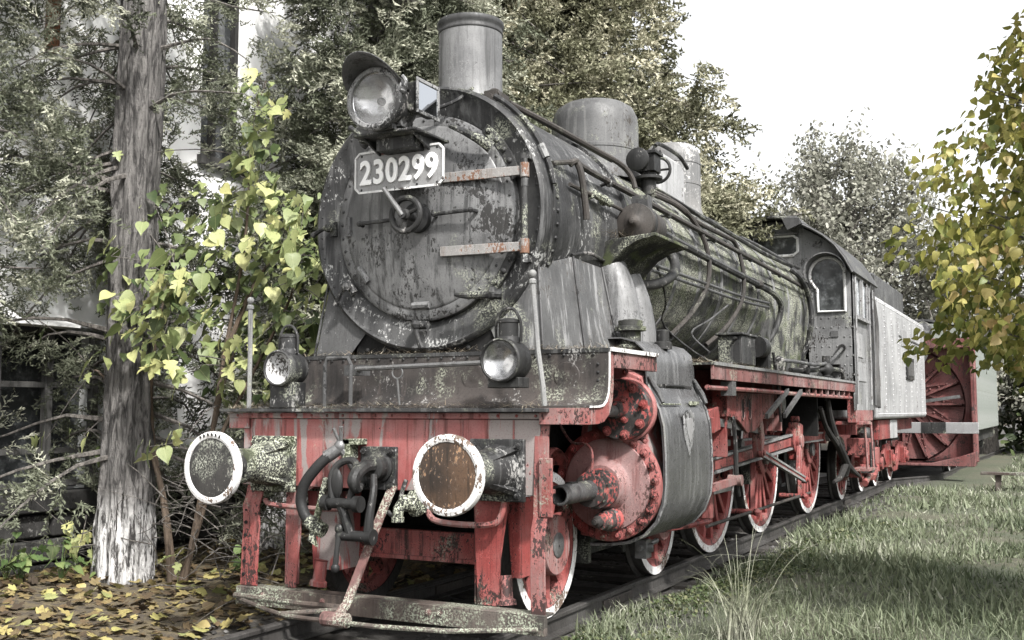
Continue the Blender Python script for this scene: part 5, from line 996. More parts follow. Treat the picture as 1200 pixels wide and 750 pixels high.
me = scat(bt, GP[~farb], GR[~farb], hgt[~farb], tn[~farb], 'grass', M['grass'])
obj('grass', me, label='short uneven lawn grass near the camera, right of the track', cat='grass', kind='stuff')
# low broad-leaved weeds along the rail
lv = np.array([(0,0,0),(.35,.3,.06),(.8,.25,.04),(1,0,-.05),(.8,-.25,.04),(.35,-.3,.06)]); lf = np.array([(0,1,5),(1,2,4),(1,4,5),(2,3,4)])
N = 9000; wy = rng.uniform(-1.5, 9, N)**1.0; wx = 1.0+np.abs(rng.normal(0, .28, N))+.05*wy
kk = fbm(wx, wy, 2.3, 14) > -.35; wx, wy = wx[kk], wy[kk]; N = len(wx)
M['weed'] = leafmat('low_weed_leaves', (.025,.04,.015), (.06,.08,.03), (.15,.15,.08), .3, .6)
dd = rdir(N); dd[:, 2] = np.abs(dd[:, 2])*.5+.1
me = scat([(lv, lf)], np.stack([wx, wy, gh(wx, wy)+rng.uniform(.0, .07, N)], 1), frames(dd, np.tile([0,0,1.], (N,1))+rng.normal(0,.3,(N,3))), rng.uniform(.02, .045, N), rng.random(N), 'ground_cover', M['weed'])
obj('ground_cover', me, label='low clover-like weeds hugging the near rail', cat='weeds', kind='stuff')
# tall dry tuft
k = MB()
for i in range(95):
    a = random.uniform(0, 2*PI); L_ = random.choice([random.uniform(.12,.3), random.uniform(.3,.6), random.uniform(.5,.95)]); r0 = abs(random.gauss(0,.10)); a2 = random.uniform(0, 2*PI); bx, by = 2.02+r0*math.cos(a2), 1.25+r0*math.sin(a2); bend = random.uniform(.15, 1.2); z0 = float(gh(bx, by)); w = random.uniform(.003, .008); kink = random.uniform(.4,.9) if random.random() < .3 else 9
    P = []; p = Vector((bx, by, z0)); el = R_(random.uniform(70, 88)); az_ = a; st = L_/8
    for j in range(9):
        P.append(p.copy()); p = p+Vector((math.cos(az_)*math.cos(el), math.sin(az_)*math.cos(el), math.sin(el)))*st; el -= bend*.26*(.5+j/8); az_ += random.gauss(0,.07)
        if j/8 > kink: el -= .9; kink = 9
    tv = Vector((-math.sin(a), math.cos(a), 0)); V = []; F = []
    for j, q in enumerate(P): ww = w*(1-.9*j/8); V += [q-tv*ww, q+Vector((0,0,ww*.5)), q+tv*ww]
    for j in range(8): F += [(3*j,3*j+1,3*j+4,3*j+3),(3*j+1,3*j+2,3*j+5,3*j+4)]
    k.add(V, F)
for a, L_ in ((.4,.8),(2.0,.72)):
    k.tube([(2.02,1.25,-.14),(2.02+.05*math.cos(a),1.25+.05*math.sin(a),.25),(2.02+.1*math.cos(a),1.25+.1*math.sin(a),L_-.14)], [.004,.003,.0015], 5)
M['straw'] = paint('dry_grass_blade', (.3,.32,.2), (.6,.6,.48), chip=(.2,.2,.13), chipamt=.3, rough=.6)
k.build('grass_tuft', M['straw'], label='tall pale dry grass tuft arching over the lawn beside the rail', cat='grass tuft')
# bench at the right edge
bch = empty('bench', (3.1, 16.5, float(gh(3.1,16.5))), 'low grey plank bench at the far right edge of the lawn', 'bench')
k = MB(); k.box(2.55,6.0,16.3,16.6,.20,.25); part(k, 'seat', 'wood', bch, bevel=.006)
for x in (2.8, 4.2, 5.7): k = MB(); k.box(x,x+.1,16.38,16.52,-.1,.20); part(k, 'leg', 'wood', bch, bevel=.006)
# ================================================================== HOUSE on the left
WX = -4.3
hou = empty('house', (WX-2, 2, 0), 'whitewashed house with dark stone base behind the trees', 'house')
t = NT('white_plaster'); v = t.coord(); n1 = t.noise(v, 1.2, 5, .6); n2 = t.noise(v, 25, 5, .7); t.bump(n2, .3, .01)
M['plaster'] = t.fin(t.mix(t.ramp(n1, .4, .65), (.78,.78,.77), (.62,.62,.61)), .85)
M['stone'] = paint('dark_stone', (.055,.053,.05), (.095,.092,.088), chip=(.2,.195,.185), chipamt=.34, lichen=.12, streak=(.03,.03,.028), streakamt=.5, rough=.9, rand=True, bump=.8)
M['frame'] = paint('grey_weathered_frame', (.13,.128,.122), (.2,.195,.185), chip=(.07,.065,.06), chipamt=.36, rough=.8)
M['orange'] = paint('orange_brick_trim', (.42,.19,.1), (.5,.25,.14), chip=(.3,.15,.09), chipamt=.35, rough=.85)
k = MB(); k.box(WX-4,WX,-14,-.9,.5,8); k.box(WX-4,WX,-.9,1.55,2.2,8); k.box(WX-4,WX,1.55,2.75,.5,8); k.box(WX-4,WX,2.75,3.5,.5,4.2); k.box(WX-4,WX,3.5,14,.5,8); k.box(WX-4,WX-.3,2.75,3.5,4.2,8); part(k, 'wall', 'plaster', hou)
k = MB(); k.box(WX-4,WX-.06,-14,14,-.4,.5); stb = part(k, 'stone_base', 'stone', hou)
k = MB(); k.box(0,.10,.012,.6,.008,.21); stm = k.mesh('stone', M['stone'])
for r in range(3):
    y = -3.2+(.3 if r % 2 else 0)
    while y < 4.2:
        L_ = random.uniform(.42, .8)
        o = inst('stone', stm, stb, Vector((WX-.06+random.uniform(-.015,.02), y, -.18+r*.222))-wpos(stb), (0, random.uniform(-.02,.02), 0), (1, L_/.612, 1)); b_ = o.modifiers.new('b', 'BEVEL'); b_.width = .02; b_.segments = 2; y += L_
k = MB(); k.box(WX-.1,WX+.12,-3.2,4.2,.50,.68); part(k, 'sill_beam', 'frame2', hou, bevel=.015)
k = MB(); k.box(WX-.4,WX-.35,-.9,1.55,.68,2.2); wi = part(k, 'window', 'pane', hou)
for y in (-.86, -.28, .30, .84, 1.36): k = MB(); k.box(WX-.02,WX+.05,y,y+.075,.685,2.17); part(k, 'mullion', 'frame', wi, bevel=.005)
for z in (.72, 1.02, 1.62, 2.12): k = MB(); k.box(WX-.015,WX+.04,-.9,1.5,z,z+.055); part(k, 'glazing_bar', 'frame', wi, bevel=.005)
k = MB(); k.box(WX,WX+.28,.35,1.0,2.17,2.2); k.prism([(WX,2.2),(WX+.28,2.2),(WX,2.3)], 'y', .35, 1.0); part(k, 'window_hood', 'plaster', hou)
k = MB(); k.box(WX-.28,WX-.25,2.75,3.5,4.2,8); w2 = part(k, 'window', 'pane', hou)
for y in (2.74, 3.1, 3.44): k = MB(); k.box(WX-.24,WX-.17,y,y+.06,4.2,8); part(k, 'mullion', 'frame2', w2)
for z in (4.2, 5.2, 6.2): k = MB(); k.box(WX-.235,WX-.18,2.75,3.5,z,z+.06); part(k, 'glazing_bar', 'frame2', w2)
k = MB(); k.box(WX-.3,WX+.08,2.7,3.55,4.1,4.2); part(k, 'window_sill', 'frame', hou)
k = MB(); k.box(WX,WX+.06,.72,.84,4.75,8); part(k, 'brick_trim', 'orange', hou)
k = MB(); k.box(WX-.02,WX+.03,-.85,-.35,.7,2.2); part(k, 'brick_trim', 'orange', hou)
M['roofh'] = M['frame2']
k = MB(); k.prism([(WX-4.4,7.9),(WX+.5,7.9),(WX+.5,8.0),(WX-2,9.6),(WX-4.4,8.0)], 'y', -14.3, 14.3); part(k, 'roof', 'frame2', hou)
# ================================================================== TREES
def bark(name, c1, c2, wash):
    t = NT(name); v = t.coord(); vs = t.coord((1, 1, .16)); sx = t.n.new('ShaderNodeSeparateXYZ'); t.l.new(v, sx.inputs[0])
    r = t.noise(vs, 26, 6, .72, .7); f = t.noise(v, 40, 4, .7); col = t.mix(t.ramp(r, .38, .6), c1, c2)
    if wash:
        e = t.math('ADD', sx.outputs[2], t.math('MULTIPLY', t.math('SUBTRACT', t.noise(v, 6, 3), .5), .25)); m1 = t.ramp(e, wash-.22, wash+.12, 1, 0)
        col = t.mix(t.math('MULTIPLY', m1, t.ramp(r, .44, .56)), col, (.52,.51,.5))
    t.bump(t.math('ADD', r, t.math('MULTIPLY', f, .3)), 1.0, .06); return t.fin(col, .9)
M['bark1'] = bark('whitewashed_bark', (.018,.016,.015), (.135,.127,.12), .66)
M['bark2'] = bark('whitewashed_bark_grey', (.03,.028,.027), (.15,.14,.135), .72)
M['bark'] = bark('grey_bark', (.05,.045,.04), (.16,.145,.13), 0)
def trunk_mesh(path, radii, name, mat, n=72, rough=.13, seed=1):
    k = MB(); P = [Vector(p) for p in path]; m = 110; V = []
    tot = len(P)-1; rg = random.Random(seed); ph = [rg.uniform(0, 6) for _ in range(8)]
    for i in range(m+1):
        t_ = i/m*tot; a = min(int(t_), tot-1); f = t_-a; c = P[a].lerp(P[a+1], f); r = radii[a]*(1-f)+radii[a+1]*f
        for j in range(n):
            th_ = 2*PI*j/n; g = .5*math.sin(th_*9+ph[0]+1.3*math.sin(c.z*2.1+ph[1]))+.35*math.sin(th_*15+ph[2]+1.7*math.sin(c.z*3.3+ph[3]))+.25*math.sin(th_*4+c.z*1.3+ph[4])+.3*math.sin(c.z*14+th_*6+ph[5])*math.sin(th_*11+ph[6])
            V.append(c+Vector((math.cos(th_), math.sin(th_), 0))*r*(1+rough*g))
    k.add(V, [(i*n+j, i*n+(j+1) % n, (i+1)*n+(j+1) % n, (i+1)*n+j) for i in range(m) for j in range(n)]); return k.mesh(name, mat, 60)
def spray(seed, nt=9, k=3, flat=.35, droop=.25, W=1.):
    rg = np.random.default_rng(seed); V = []; F = []
    def tri(a, b, w):
        d = b-a; s = np.cross(d, rg.normal(size=3)); s = s/(np.linalg.norm(s)+1e-9)*w*W; i = len(V); V.extend([a-s*.6, a+s*.6, b]); F.append((i, i+1, i+2))
    def st(t): return np.array([t, .06*math.sin(t*4+seed), -droop*t*t])
    tri(st(0), st(.5), .012); tri(st(.45), st(1.05), .010)
    for i in range(nt):
        t_ = .08+.9*i/nt; sd = 1 if i % 2 else -1; b = st(t_); L_ = (.42-.25*t_)*rg.uniform(.7, 1.2)
        d = np.array([.75, sd*rg.uniform(.5, 1.0), rg.normal(0, flat)]); d /= np.linalg.norm(d); e = b+d*L_; tri(b, e, .026)
        for q in range(k):
            f = .25+.75*q/k; c = b+d*L_*f; s2 = np.array([.7*d[0]+.3, d[1]*.4+rg.normal(0, .6), d[2]+rg.normal(0, .5)]); s2 /= np.linalg.norm(s2); tri(c, c+s2*L_*.5*rg.uniform(.7, 1.2), .042)
            tri(c, c+(d*1.2-s2*.6)*L_*.42, .038)
    return np.array(V), np.array(F)
SP = [spray(i, 9, 2, W=1.4) for i in range(6)]; SPT = [spray(i+20, 8, 2, .5, .05, 2.3) for i in range(6)]
M['juniper'] = leafmat('juniper_sprays', (.018,.021,.012), (.105,.115,.076), (.38,.38,.30), .2, .7)  # first colour near black: painted shade inside the crowns, thuja likewise
M['thuja'] = leafmat('thuja_sprays', (.02,.022,.012), (.15,.15,.092), (.48,.455,.345), .22, .7)
def conifer(name, base, H, crownR, zlo, nb, per, label, mat, wash, lean=(0, 0), group=None, trunkr=.2, size=(.2, .42), cdir=None, path=None, radii=None, seed=1, dead=0, toward=.65, zpow=1.0, inner=.35, azc=None, boughs=()):
    rg = np.random.default_rng(seed); root = empty(name, base, label, 'tree', group); bx, by, bz = base
    path = path or [(bx+lean[0]*i/5*H, by+lean[1]*i/5*H, bz-.1+H*i/5) for i in range(6)]; radii = radii or [trunkr*1.15]+[trunkr*(1-.17*i) for i in range(1, 6)]
    obj('trunk', trunk_mesh(path, radii, 'trunk', wash, 24 if wash == M['bark'] else 72, seed=seed), root)
    pos = []; dr = []; sc = []; ti = []; bm = MB()
    tc = math.atan2(camy-by, camx-bx) if azc is None else azc
    for b in range(nb):
        f = rg.random()**zpow; z = bz+zlo+(H-zlo)*f; a = tc+rg.normal(0, .95) if rg.random() < toward else rg.uniform(0, 2*PI)
        r = crownR(f)*rg.uniform(.7, 1.08); t_ = (z-bz)/H*5; i = min(int(t_), 4); c0 = Vector(path[i]).lerp(Vector(path[i+1]), t_-i); rise = rg.uniform(-.15, .35)*r
        o = Vector((math.cos(a), math.sin(a), 0)); pts = [c0+o*r*s+Vector((0, 0, rise*s*2-(.35+.25*rg.random())*r*s*s)) for s in (0, .33, .66, 1)]
        bm.tube(pts, [.022+.008*r, .016, .010, .004], 5, 2, caps=False)
        for q in range(max(1, per//8)):
            s = inner+(1-inner)*rg.random()**.8; g = s*3; j = min(int(g), 2); pc = np.array(pts[j].lerp(pts[j+1], g-j))+rg.normal(0, .08+.06*r, 3); tb = .18+.5*s+rg.normal(0, .17)  # tint falls towards the trunk: shade of the crown's gaps put into colour
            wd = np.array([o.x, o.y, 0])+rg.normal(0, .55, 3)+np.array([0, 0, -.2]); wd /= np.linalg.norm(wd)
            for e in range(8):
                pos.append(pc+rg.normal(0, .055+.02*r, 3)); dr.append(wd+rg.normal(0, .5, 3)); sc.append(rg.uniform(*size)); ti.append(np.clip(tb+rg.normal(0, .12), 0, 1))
    for (bc, br_, nn) in boughs:      # low boughs reaching out of the crown
        bc = Vector(bc); c0 = Vector((bx, by, bc.z-.4)); bm.tube([c0, c0.lerp(bc, .6)+Vector((0,0,.2)), bc], [.05,.03,.008], 5, 3, caps=False)
        for e in range(nn):
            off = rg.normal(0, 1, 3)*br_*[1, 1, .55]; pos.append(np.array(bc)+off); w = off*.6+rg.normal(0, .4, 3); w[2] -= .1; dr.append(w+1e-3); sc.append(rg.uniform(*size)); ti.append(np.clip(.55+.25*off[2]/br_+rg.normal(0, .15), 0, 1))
    obj('branches', bm.mesh('branches', M['bark']), root, kind='stuff')
    pos = np.array(pos); dr = np.array(dr); N = len(pos)
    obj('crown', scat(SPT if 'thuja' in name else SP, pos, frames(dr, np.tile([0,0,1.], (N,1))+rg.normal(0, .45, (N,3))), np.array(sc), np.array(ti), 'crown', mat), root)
    return root
gz0 = lambda x, y: float(gh(x, y))
conifer('juniper_tree', (-3.1,.75,gz0(-3.1,.75)), 7.0, lambda f: 1.7-.75*f, 2.0, 108, 40, 'shaggy juniper with thick whitewashed trunk at the left', M['juniper'], M['bark1'], trunkr=.225, group=None, seed=2, size=(.15,.30), toward=.78,
        path=[(-3.1,.75,-.25),(-3.1,.75,.5),(-3.12,.76,1.6),(-3.14,.78,3.2),(-3.12,.8,5.0),(-3.1,.8,7.0)], radii=[.245,.222,.19,.185,.18,.09], inner=.35, azc=2.5)
conifer('juniper_tree', (-3.4,2.85,gz0(-3.4,2.85)), 8.0, lambda f: 1.75-.7*f, 2.7, 200, 40, 'dense juniper with leaning trunk behind the smokebox', M['juniper'], M['bark2'], trunkr=.16, seed=5, size=(.2,.40),
        path=[(-3.45,2.85,-.25),(-2.9,3.2,1.4),(-2.6,3.5,2.9),(-2.55,3.6,4.4),(-2.55,3.6,6.2),(-2.5,3.6,8.0)], radii=[.19,.16,.15,.13,.1,.05])
conifer('juniper_tree', (-3.95,-.5,gz0(-3.95,-.5)), 7.0, lambda f: 1.05-.3*f, 2.4, 60, 40, 'dark juniper at the left edge in front of the window', M['juniper'], M['bark'], trunkr=.16, seed=15, size=(.15,.30), toward=.5)
conifer('thuja_tree', (-3.0,6.4,gz0(-3.0,6.4)), 10, lambda f: 2.2*(1-.4*f), 1.2, 210, 40, 'tall thuja behind the chimney and front dome', M['thuja'], M['bark'], trunkr=.2, seed=7, size=(.24,.46))
conifer('thuja_tree', (-2.7,9.5,gz0(-2.7,9.5)), 10.5, lambda f: float(np.interp(f, [0,.3,.55,.75,1], [2.2,2.75,2.5,1.7,.4])), .6, 310, 40, 'broad thuja rising behind the boiler and rear dome', M['thuja'], M['bark'], trunkr=.22, seed=9, size=(.24,.46), zpow=.85, boughs=[((-.35,7.6,3.95),.24,120),((-.1,8.3,4.0),.24,150),((-.2,8.5,4.35),.26,120),((-.6,8.2,4.2),.4,160)])
conifer('thuja_tree', (-3.4,15.0,gz0(-3.4,15)), 7.5, lambda f: 2.4*(1-.6*f), 1.0, 110, 32, 'shorter thuja farther back beside the cab roof', M['thuja'], M['bark'], trunkr=.22, seed=12, size=(.3,.5))
# ---- broadleaf trees
ov = np.array([(0,0,0),(.3,.28,.03),(.7,.26,.0),(1,0,-.08),(.7,-.26,0),(.3,-.28,.03)]); of_ = np.array([(0,1,5),(1,2,5),(2,4,5),(2,3,4)])
def broadleaf(name, base, H, crown, nl, label, mat, leafs, seed, size, trunkr=.2, nb=26, toward=.6, cat='tree'):
    rg = np.random.default_rng(seed); root = empty(name, base, label, cat); B = Vector(base); path = [B+Vector((.05*math.sin(i*2+seed)*i, .05*math.cos(i*1.7)*i, H*i/5*.85)) for i in range(6)]
    path[0].z -= .2; obj('trunk', trunk_mesh(path, [trunkr*1.2, trunkr, trunkr*.8, trunkr*.6, trunkr*.4, trunkr*.15], 'trunk', M['bark'], 20, .06, seed), root)
    bm = MB(); tips = []
    for b in range(nb):
        f = (b+.5)/nb; z0 = .22+.6*f; t_ = z0*5; i = min(int(t_), 4); c0 = path[i].lerp(path[i+1], t_-i); a = b*2.4+rg.normal(0, .3); R0, zz = crown(f); e = B+Vector((math.cos(a)*R0, math.sin(a)*R0, zz))
        mid = c0.lerp(e, .5)+Vector(rg.normal(0, .12*R0, 3)); bm.tube([c0, mid, e], [trunkr*.28, trunkr*.16, .008], 6, 3, caps=False)
        for q in range(5):
            s = c0.lerp(mid, .5) if q == 0 else mid.lerp(e, q/5); e2 = s+Vector(rg.normal(0, .38*R0, 3)); bm.tube([s, e2], [trunkr*.09, .004], 4, caps=False); tips.append((s, e2))
        tips.append((mid, e)); tips.append((mid, e))
    obj('branches', bm.mesh('branches', M['bark']), root, kind='stuff')
    pos = np.zeros((nl, 3)); pk = rg.integers(0, len(tips), nl); fr = rg.random(nl)**.7
    for i in range(nl): s, e = tips[pk[i]]; pos[i] = s.lerp(e, float(fr[i])*1.1)
    pos += rg.normal(0, crown(.5)[0]*.065, (nl, 3)); d_ = rg.normal(0, 1, (nl, 3))+[0, 0, -.5]
    obj('crown', scat(leafs, pos, frames(d_, rg.normal(0, .6, (nl, 3))+[0, 0, 1.]), rg.uniform(*size, nl), np.clip(rg.normal(.5, .25, nl), 0, 1), 'crown', mat), root)
    return root
M['silver'] = leafmat('silvery_leaves', (.11,.112,.09), (.24,.24,.2), (.42,.41,.36), .35, .9)
M['silver'].node_tree.nodes['Principled BSDF'].inputs['Specular IOR Level'].default_value = .08
broadleaf('silver_leaved_tree', (-2.4,32,gz0(-2.4,32)), 10.8, lambda f: (3.5*math.sin(PI*(.2+.68*f)), 2.4+8.6*f), 44000, 'tall grey-leaved tree against the sky behind the cab', M['silver'], [(ov, of_)], 3, (.1,.2), .3, 60)
broadleaf('silver_leaved_tree', (1.6,36,gz0(1.6,36)), 8.6, lambda f: (3.6*math.sin(PI*(.2+.68*f)), 1.6+7.0*f), 24000, 'lower grey tree behind the snow plough', M['silver'], [(ov, of_)], 4, (.1,.2), .3, 46)
broadleaf('hedge_tree', (5.5,38,gz0(5.5,38)), 5.0, lambda f: (4.0*math.sin(PI*(.25+.6*f)), .4+4.6*f), 7000, 'dark leafy tree behind the pale green wagon', M['weed'], [(ov, of_)], 6, (.25,.5), .25, 34)
broadleaf('hedge_tree', (12,36,gz0(12,36)), 6.0, lambda f: (4.6*math.sin(PI*(.25+.6*f)), .4+5.4*f), 7000, 'leafy tree farthest right at the end of the lawn', M['weed'], [(ov, of_)], 8, (.25,.5), .25, 34)

# ================================================================== LEAVES, SHRUB, LINDEN, LITTER
EYE = Vector((3.96, -5.78, 1.413)); cr = Matrix.Rotation(.4777, 3, 'Z') @ Matrix.Rotation(PI/2+.0856, 3, 'X'); F_ = 1238.45
def at(u, v, y):
    """place in the garden whose sight line passes the photograph's pixel, on the plane at depth y"""
    d = cr @ Vector(((u-600)/F_, -(v-375)/F_, -1)); return EYE+d*((y-EYE.y)/d.y)
def rleafmat(name, cols, trans=.35, rough=.5):
    t = NT(name); v = t.coord(); oi = t.n.new('ShaderNodeObjectInfo'); r = t.n.new('ShaderNodeValToRGB'); t.l.new(oi.outputs['Random'], r.inputs[0]); r.color_ramp.interpolation = 'CONSTANT' if len(cols) > 6 else 'LINEAR'
    while len(r.color_ramp.elements) < len(cols): r.color_ramp.elements.new(.5)
    for i, c in enumerate(cols): r.color_ramp.elements[i].position = i/(len(cols)-1); r.color_ramp.elements[i].color = (*c, 1)
    n = t.noise(v, 30, 4, .6); n2 = t.noise(v, 9, 3, .6); sx = t.n.new('ShaderNodeSeparateXYZ'); t.l.new(v, sx.inputs[0]); w = t.math('ABSOLUTE', sx.outputs[1])
    col = t.mix(t.ramp(n, .4, .7, 0, .3), r.outputs[0], (.10,.09,.03)); col = t.mix(t.ramp(n2, .55, .7, 0, .35), col, (.07,.10,.03)); col = t.mix(t.ramp(w, .0, .012, .45, 0), col, (.42,.42,.22))
    t.fin(col, rough, 0, .4); tr = t.n.new('ShaderNodeBsdfTranslucent'); t.l.new(col, tr.inputs['Color']); mx = t.n.new('ShaderNodeMixShader'); mx.inputs[0].default_value = trans
    t.l.new(t.b.outputs[0], mx.inputs[1]); t.l.new(tr.outputs[0], mx.inputs[2]); t.l.new(mx.outputs[0], t.out.inputs['Surface']); return t.m
def leaf_mesh(name, half, mat, curl=.15, fold=.18, seed=0):
    """half outline (x,y) from base to tip; folded along the midrib, tip curling down; length 1"""
    rg = random.Random(seed); k = MB(); top = half; n = len(half)
    z = lambda x, y: abs(y)*fold-curl*x*x+.03*math.sin(x*7+seed)+.02*rg.uniform(-1, 1)
    mid = [(x, 0) for x, _ in half]; V = [(x, 0, -curl*x*x) for x, _ in mid]+[(x, y, z(x, y)) for x, y in half]+[(x, -y, z(x, -y)) for x, y in half]; F = []
    for i in range(n-1): F += [(i, i+1, n+i+1, n+i), (i+1, i, 2*n+i, 2*n+i+1)]
    k.add(V, F); k.tube([(-.35,0,.05),(0,0,0)], .012, 3, caps=False); return k.mesh(name, mat, 80)
heart = [(0,.02),(-.06,.18),(.02,.36),(.2,.45),(.4,.41),(.62,.28),(.82,.12),(1,.0)]
lobed = [(0,.02),(-.03,.22),(.08,.42),(.2,.36),(.26,.22),(.36,.42),(.52,.46),(.5,.26),(.56,.16),(.72,.2),(.86,.1),(1,0)]
maple = [(0,.02),(-.08,.2),(.0,.44),(.14,.3),(.3,.5),(.46,.52),(.44,.32),(.52,.18),(.72,.28),(.78,.12),(1,0)]
M['vineleaf'] = rleafmat('yellow_green_leaf', [(.03,.05,.018),(.14,.175,.07),(.25,.28,.12),(.34,.36,.17),(.38,.37,.16)], .35)
VL = [leaf_mesh('leaf', heart, M['vineleaf'], .18, .2, 1), leaf_mesh('leaf', heart, M['vineleaf'], .35, .1, 2), leaf_mesh('leaf', lobed, M['vineleaf'], .2, .2, 3), leaf_mesh('leaf', lobed, M['vineleaf'], .1, .28, 4)]
shr = empty('mulberry_shrub', (-2.6,.95,gz0(-2.6,.95)), 'leggy shrub with large yellow-green leaves beside the smokebox', 'shrub')
base = Vector((-2.62,.95,-.14))
stems = [[(205,690,.95),(195,600,.95),(180,520,.9),(178,440,.8),(190,360,.7),(210,310,.7)], [(215,690,.95),(232,600,.98),(250,500,1.0),(262,420,1.0),(280,330,1.05),(290,250,1.05),(296,150,1.05),(312,95,1.05)],
         [(210,690,.95),(240,590,1.0),(255,520,1.0),(300,430,1.15),(340,350,1.2),(350,300,1.2)], [(200,690,.9),(190,580,.85),(165,500,.8),(120,440,.75),(108,435,.7)], [(250,500,1.0),(262,450,.95),(275,410,.9)], [(262,420,1.0),(300,330,1.1),(350,270,1.2)]]
SPTS = []
for s in stems:
    P = [at(*q) for q in s]; k = MB(); k.tube(P, [.026*(1-.75*i/(len(P)-1)) for i in range(len(P))], 7, 4, caps=False); part(k, 'stem', M['twig'] if 'twig' in M else M['bark'], shr)
    for i in range(len(P)-1):
        for q in range(6): SPTS.append(P[i].lerp(P[i+1], q/6))
CL = [(312,105,16,7),(300,125,18,8),(295,155,18,10),(288,190,18,9),(318,125,10,5),(305,215,18,6),(290,235,22,9),(262,240,22,8),(250,262,20,6),(310,262,22,10),(340,285,26,14),(365,300,14,6),(205,320,28,16),(185,345,32,16),(225,335,28,13),(200,365,28,10),(150,365,26,10),(165,395,22,9),(190,425,24,11),(208,440,14,6),(275,405,18,9),(268,450,14,4),(113,435,10,2),(222,507,13,4),(198,520,10,3),(172,530,9,2),(98,510,11,3),(54,515,9,2),(340,330,26,10),(320,380,24,8),(375,350,8,3),(365,390,10,3),(166,180,11,3),(182,242,22,6),(255,290,24,8),(130,300,18,4),(150,250,18,3),(355,250,20,7),(330,235,14,4),(45,375,9,1),(75,650,22,6),(95,625,16,5),(205,655,10,3)]
nleaf = 0; tw = MB(); rl = random.Random(5)
for (u, v_, r, n) in CL:
    yc = .85+(.15 if u > 300 else 0)-(.5 if u < 240 and v_ > 290 else 0)+rl.uniform(-.1, .1)
    if u < 140 and v_ > 480: yc = .55
    c = at(u, v_, yc); nr = min(SPTS, key=lambda p: (p-c).length); tw.tube([nr, nr.lerp(c, .5)+Vector((0,0,.05)), c], [.007,.005,.003], 5, 3, caps=False)
    for i in range(int(n*1.0+.5)):
        p = c+Vector((rl.gauss(0, 1)*r/165*.75, rl.gauss(0, .12), rl.gauss(0, 1)*r/165*.75)); L_ = rl.uniform(.09, .175)
        o = inst('leaf', rl.choice(VL), shr, p-wpos(shr), (rl.gauss(.5, .55), rl.uniform(.2, 1.3), rl.uniform(-2.6, -.2)), (L_, L_, L_)); nleaf += 1
        if rl.random() < .35: tw.tube([c, p], .003, 4, caps=False)
part(tw, 'twigs', M['bark'], shr, kind='stuff')
VT = leafmat('shrub_foliage', (.03,.05,.018), (.15,.185,.075), (.34,.36,.16), .35, .5)
hs2 = [heart[0], heart[2], heart[4], heart[6], heart[7]]; m5 = len(hs2)
HT2 = (np.array([(x, 0, -.2*x*x) for x, _ in hs2]+[(x, y, y*.18-.2*x*x) for x, y in hs2]+[(x, -y, y*.18-.2*x*x) for x, y in hs2]), np.array([q for i in range(m5-1) for q in ((i, i+1, m5+i+1), (i, m5+i+1, m5+i), (i+1, i, 2*m5+i), (i+1, 2*m5+i, 2*m5+i+1))]))
PP = []
for (u0, u1, v0, v1, y0, y1, n) in ((240,385,225,330,1.0,1.7,260),(240,385,320,425,1.0,1.7,240),(120,250,290,420,.4,1.0,190),(272,328,95,240,.95,1.3,80),(140,250,215,300,.7,1.3,70),(240,375,415,470,1.1,1.6,50)):
    for i in range(n): PP.append(at(rl.uniform(u0,u1), rl.uniform(v0,v1), rl.uniform(y0,y1))[:])
PP = np.array(PP); N = len(PP); aa = rng.uniform(-2.6,-.2,N); d_ = np.stack([np.cos(aa), np.sin(aa), -rng.uniform(.2,1.6,N)], 1)
obj('foliage', scat([HT2], PP, frames(d_, np.stack([np.cos(aa)*.5, np.sin(aa)*.5, np.ones(N)], 1)+rng.normal(0,.35,(N,3))), rng.uniform(.06,.135,N), rng.beta(1.4,1.6,N), 'foliage', VT, True), shr, kind='stuff')
# dead tangled twigs round the trunk foot
k = MB()
for i in range(120):
    b = Vector((rl.uniform(-3.5,-1.5), rl.uniform(.5,1.6), rl.uniform(-.12,.9))); a = rl.uniform(0, 2*PI); d = Vector((math.cos(a), .5*math.sin(a), rl.uniform(-.2,.8))); L_ = rl.uniform(.3,.9)
    P = [b+d*L_*s+Vector((rl.gauss(0,.05), rl.gauss(0,.05), rl.gauss(0,.05)-.15*s*s)) for s in (0,.35,.7,1)]; k.tube(P, [.006,.005,.003,.0015], 4, 3, caps=False)
k.build('dry_twigs', M['bark'], label='tangle of bare dry twigs around the whitewashed trunk', cat='twigs', kind='stuff')
# ---- young linden at the right
M['linden'] = rleafmat('linden_leaf', [(.10,.135,.03),(.21,.22,.055),(.31,.29,.08),(.40,.36,.125),(.33,.23,.095)], .5)
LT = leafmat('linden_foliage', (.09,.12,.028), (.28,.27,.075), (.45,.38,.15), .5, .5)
heart2 = [(0,.02),(-.1,.2),(-.02,.42),(.16,.5),(.34,.49),(.5,.40),(.66,.3),(.8,.15),(1,.0)]; heart3 = [(0,.02),(-.04,.22),(.1,.33),(.3,.4),(.5,.3),(.7,.27),(.85,.1),(1,0)]
LL = [leaf_mesh('leaf', heart, M['linden'], .2, .15, 6), leaf_mesh('leaf', heart2, M['linden'], .45, -.12, 7), leaf_mesh('leaf', heart3, M['linden'], .6, .3, 8), leaf_mesh('leaf', heart2, M['linden'], .1, .35, 9)]
hh = [heart[0], heart[2], heart[4], heart[6], heart[7]]
tvv = np.array([(x, 0, -.2*x*x) for x, _ in hh]+[(x, y, y*.15-.2*x*x) for x, y in hh]+[(x, -y, y*.15-.2*x*x) for x, y in hh]); n = len(hh); tff = []
for i in range(n-1): tff += [(i, i+1, n+i+1), (i, n+i+1, n+i), (i+1, i, 2*n+i), (i+1, 2*n+i, 2*n+i+1)]
HT = (tvv, np.array(tff))
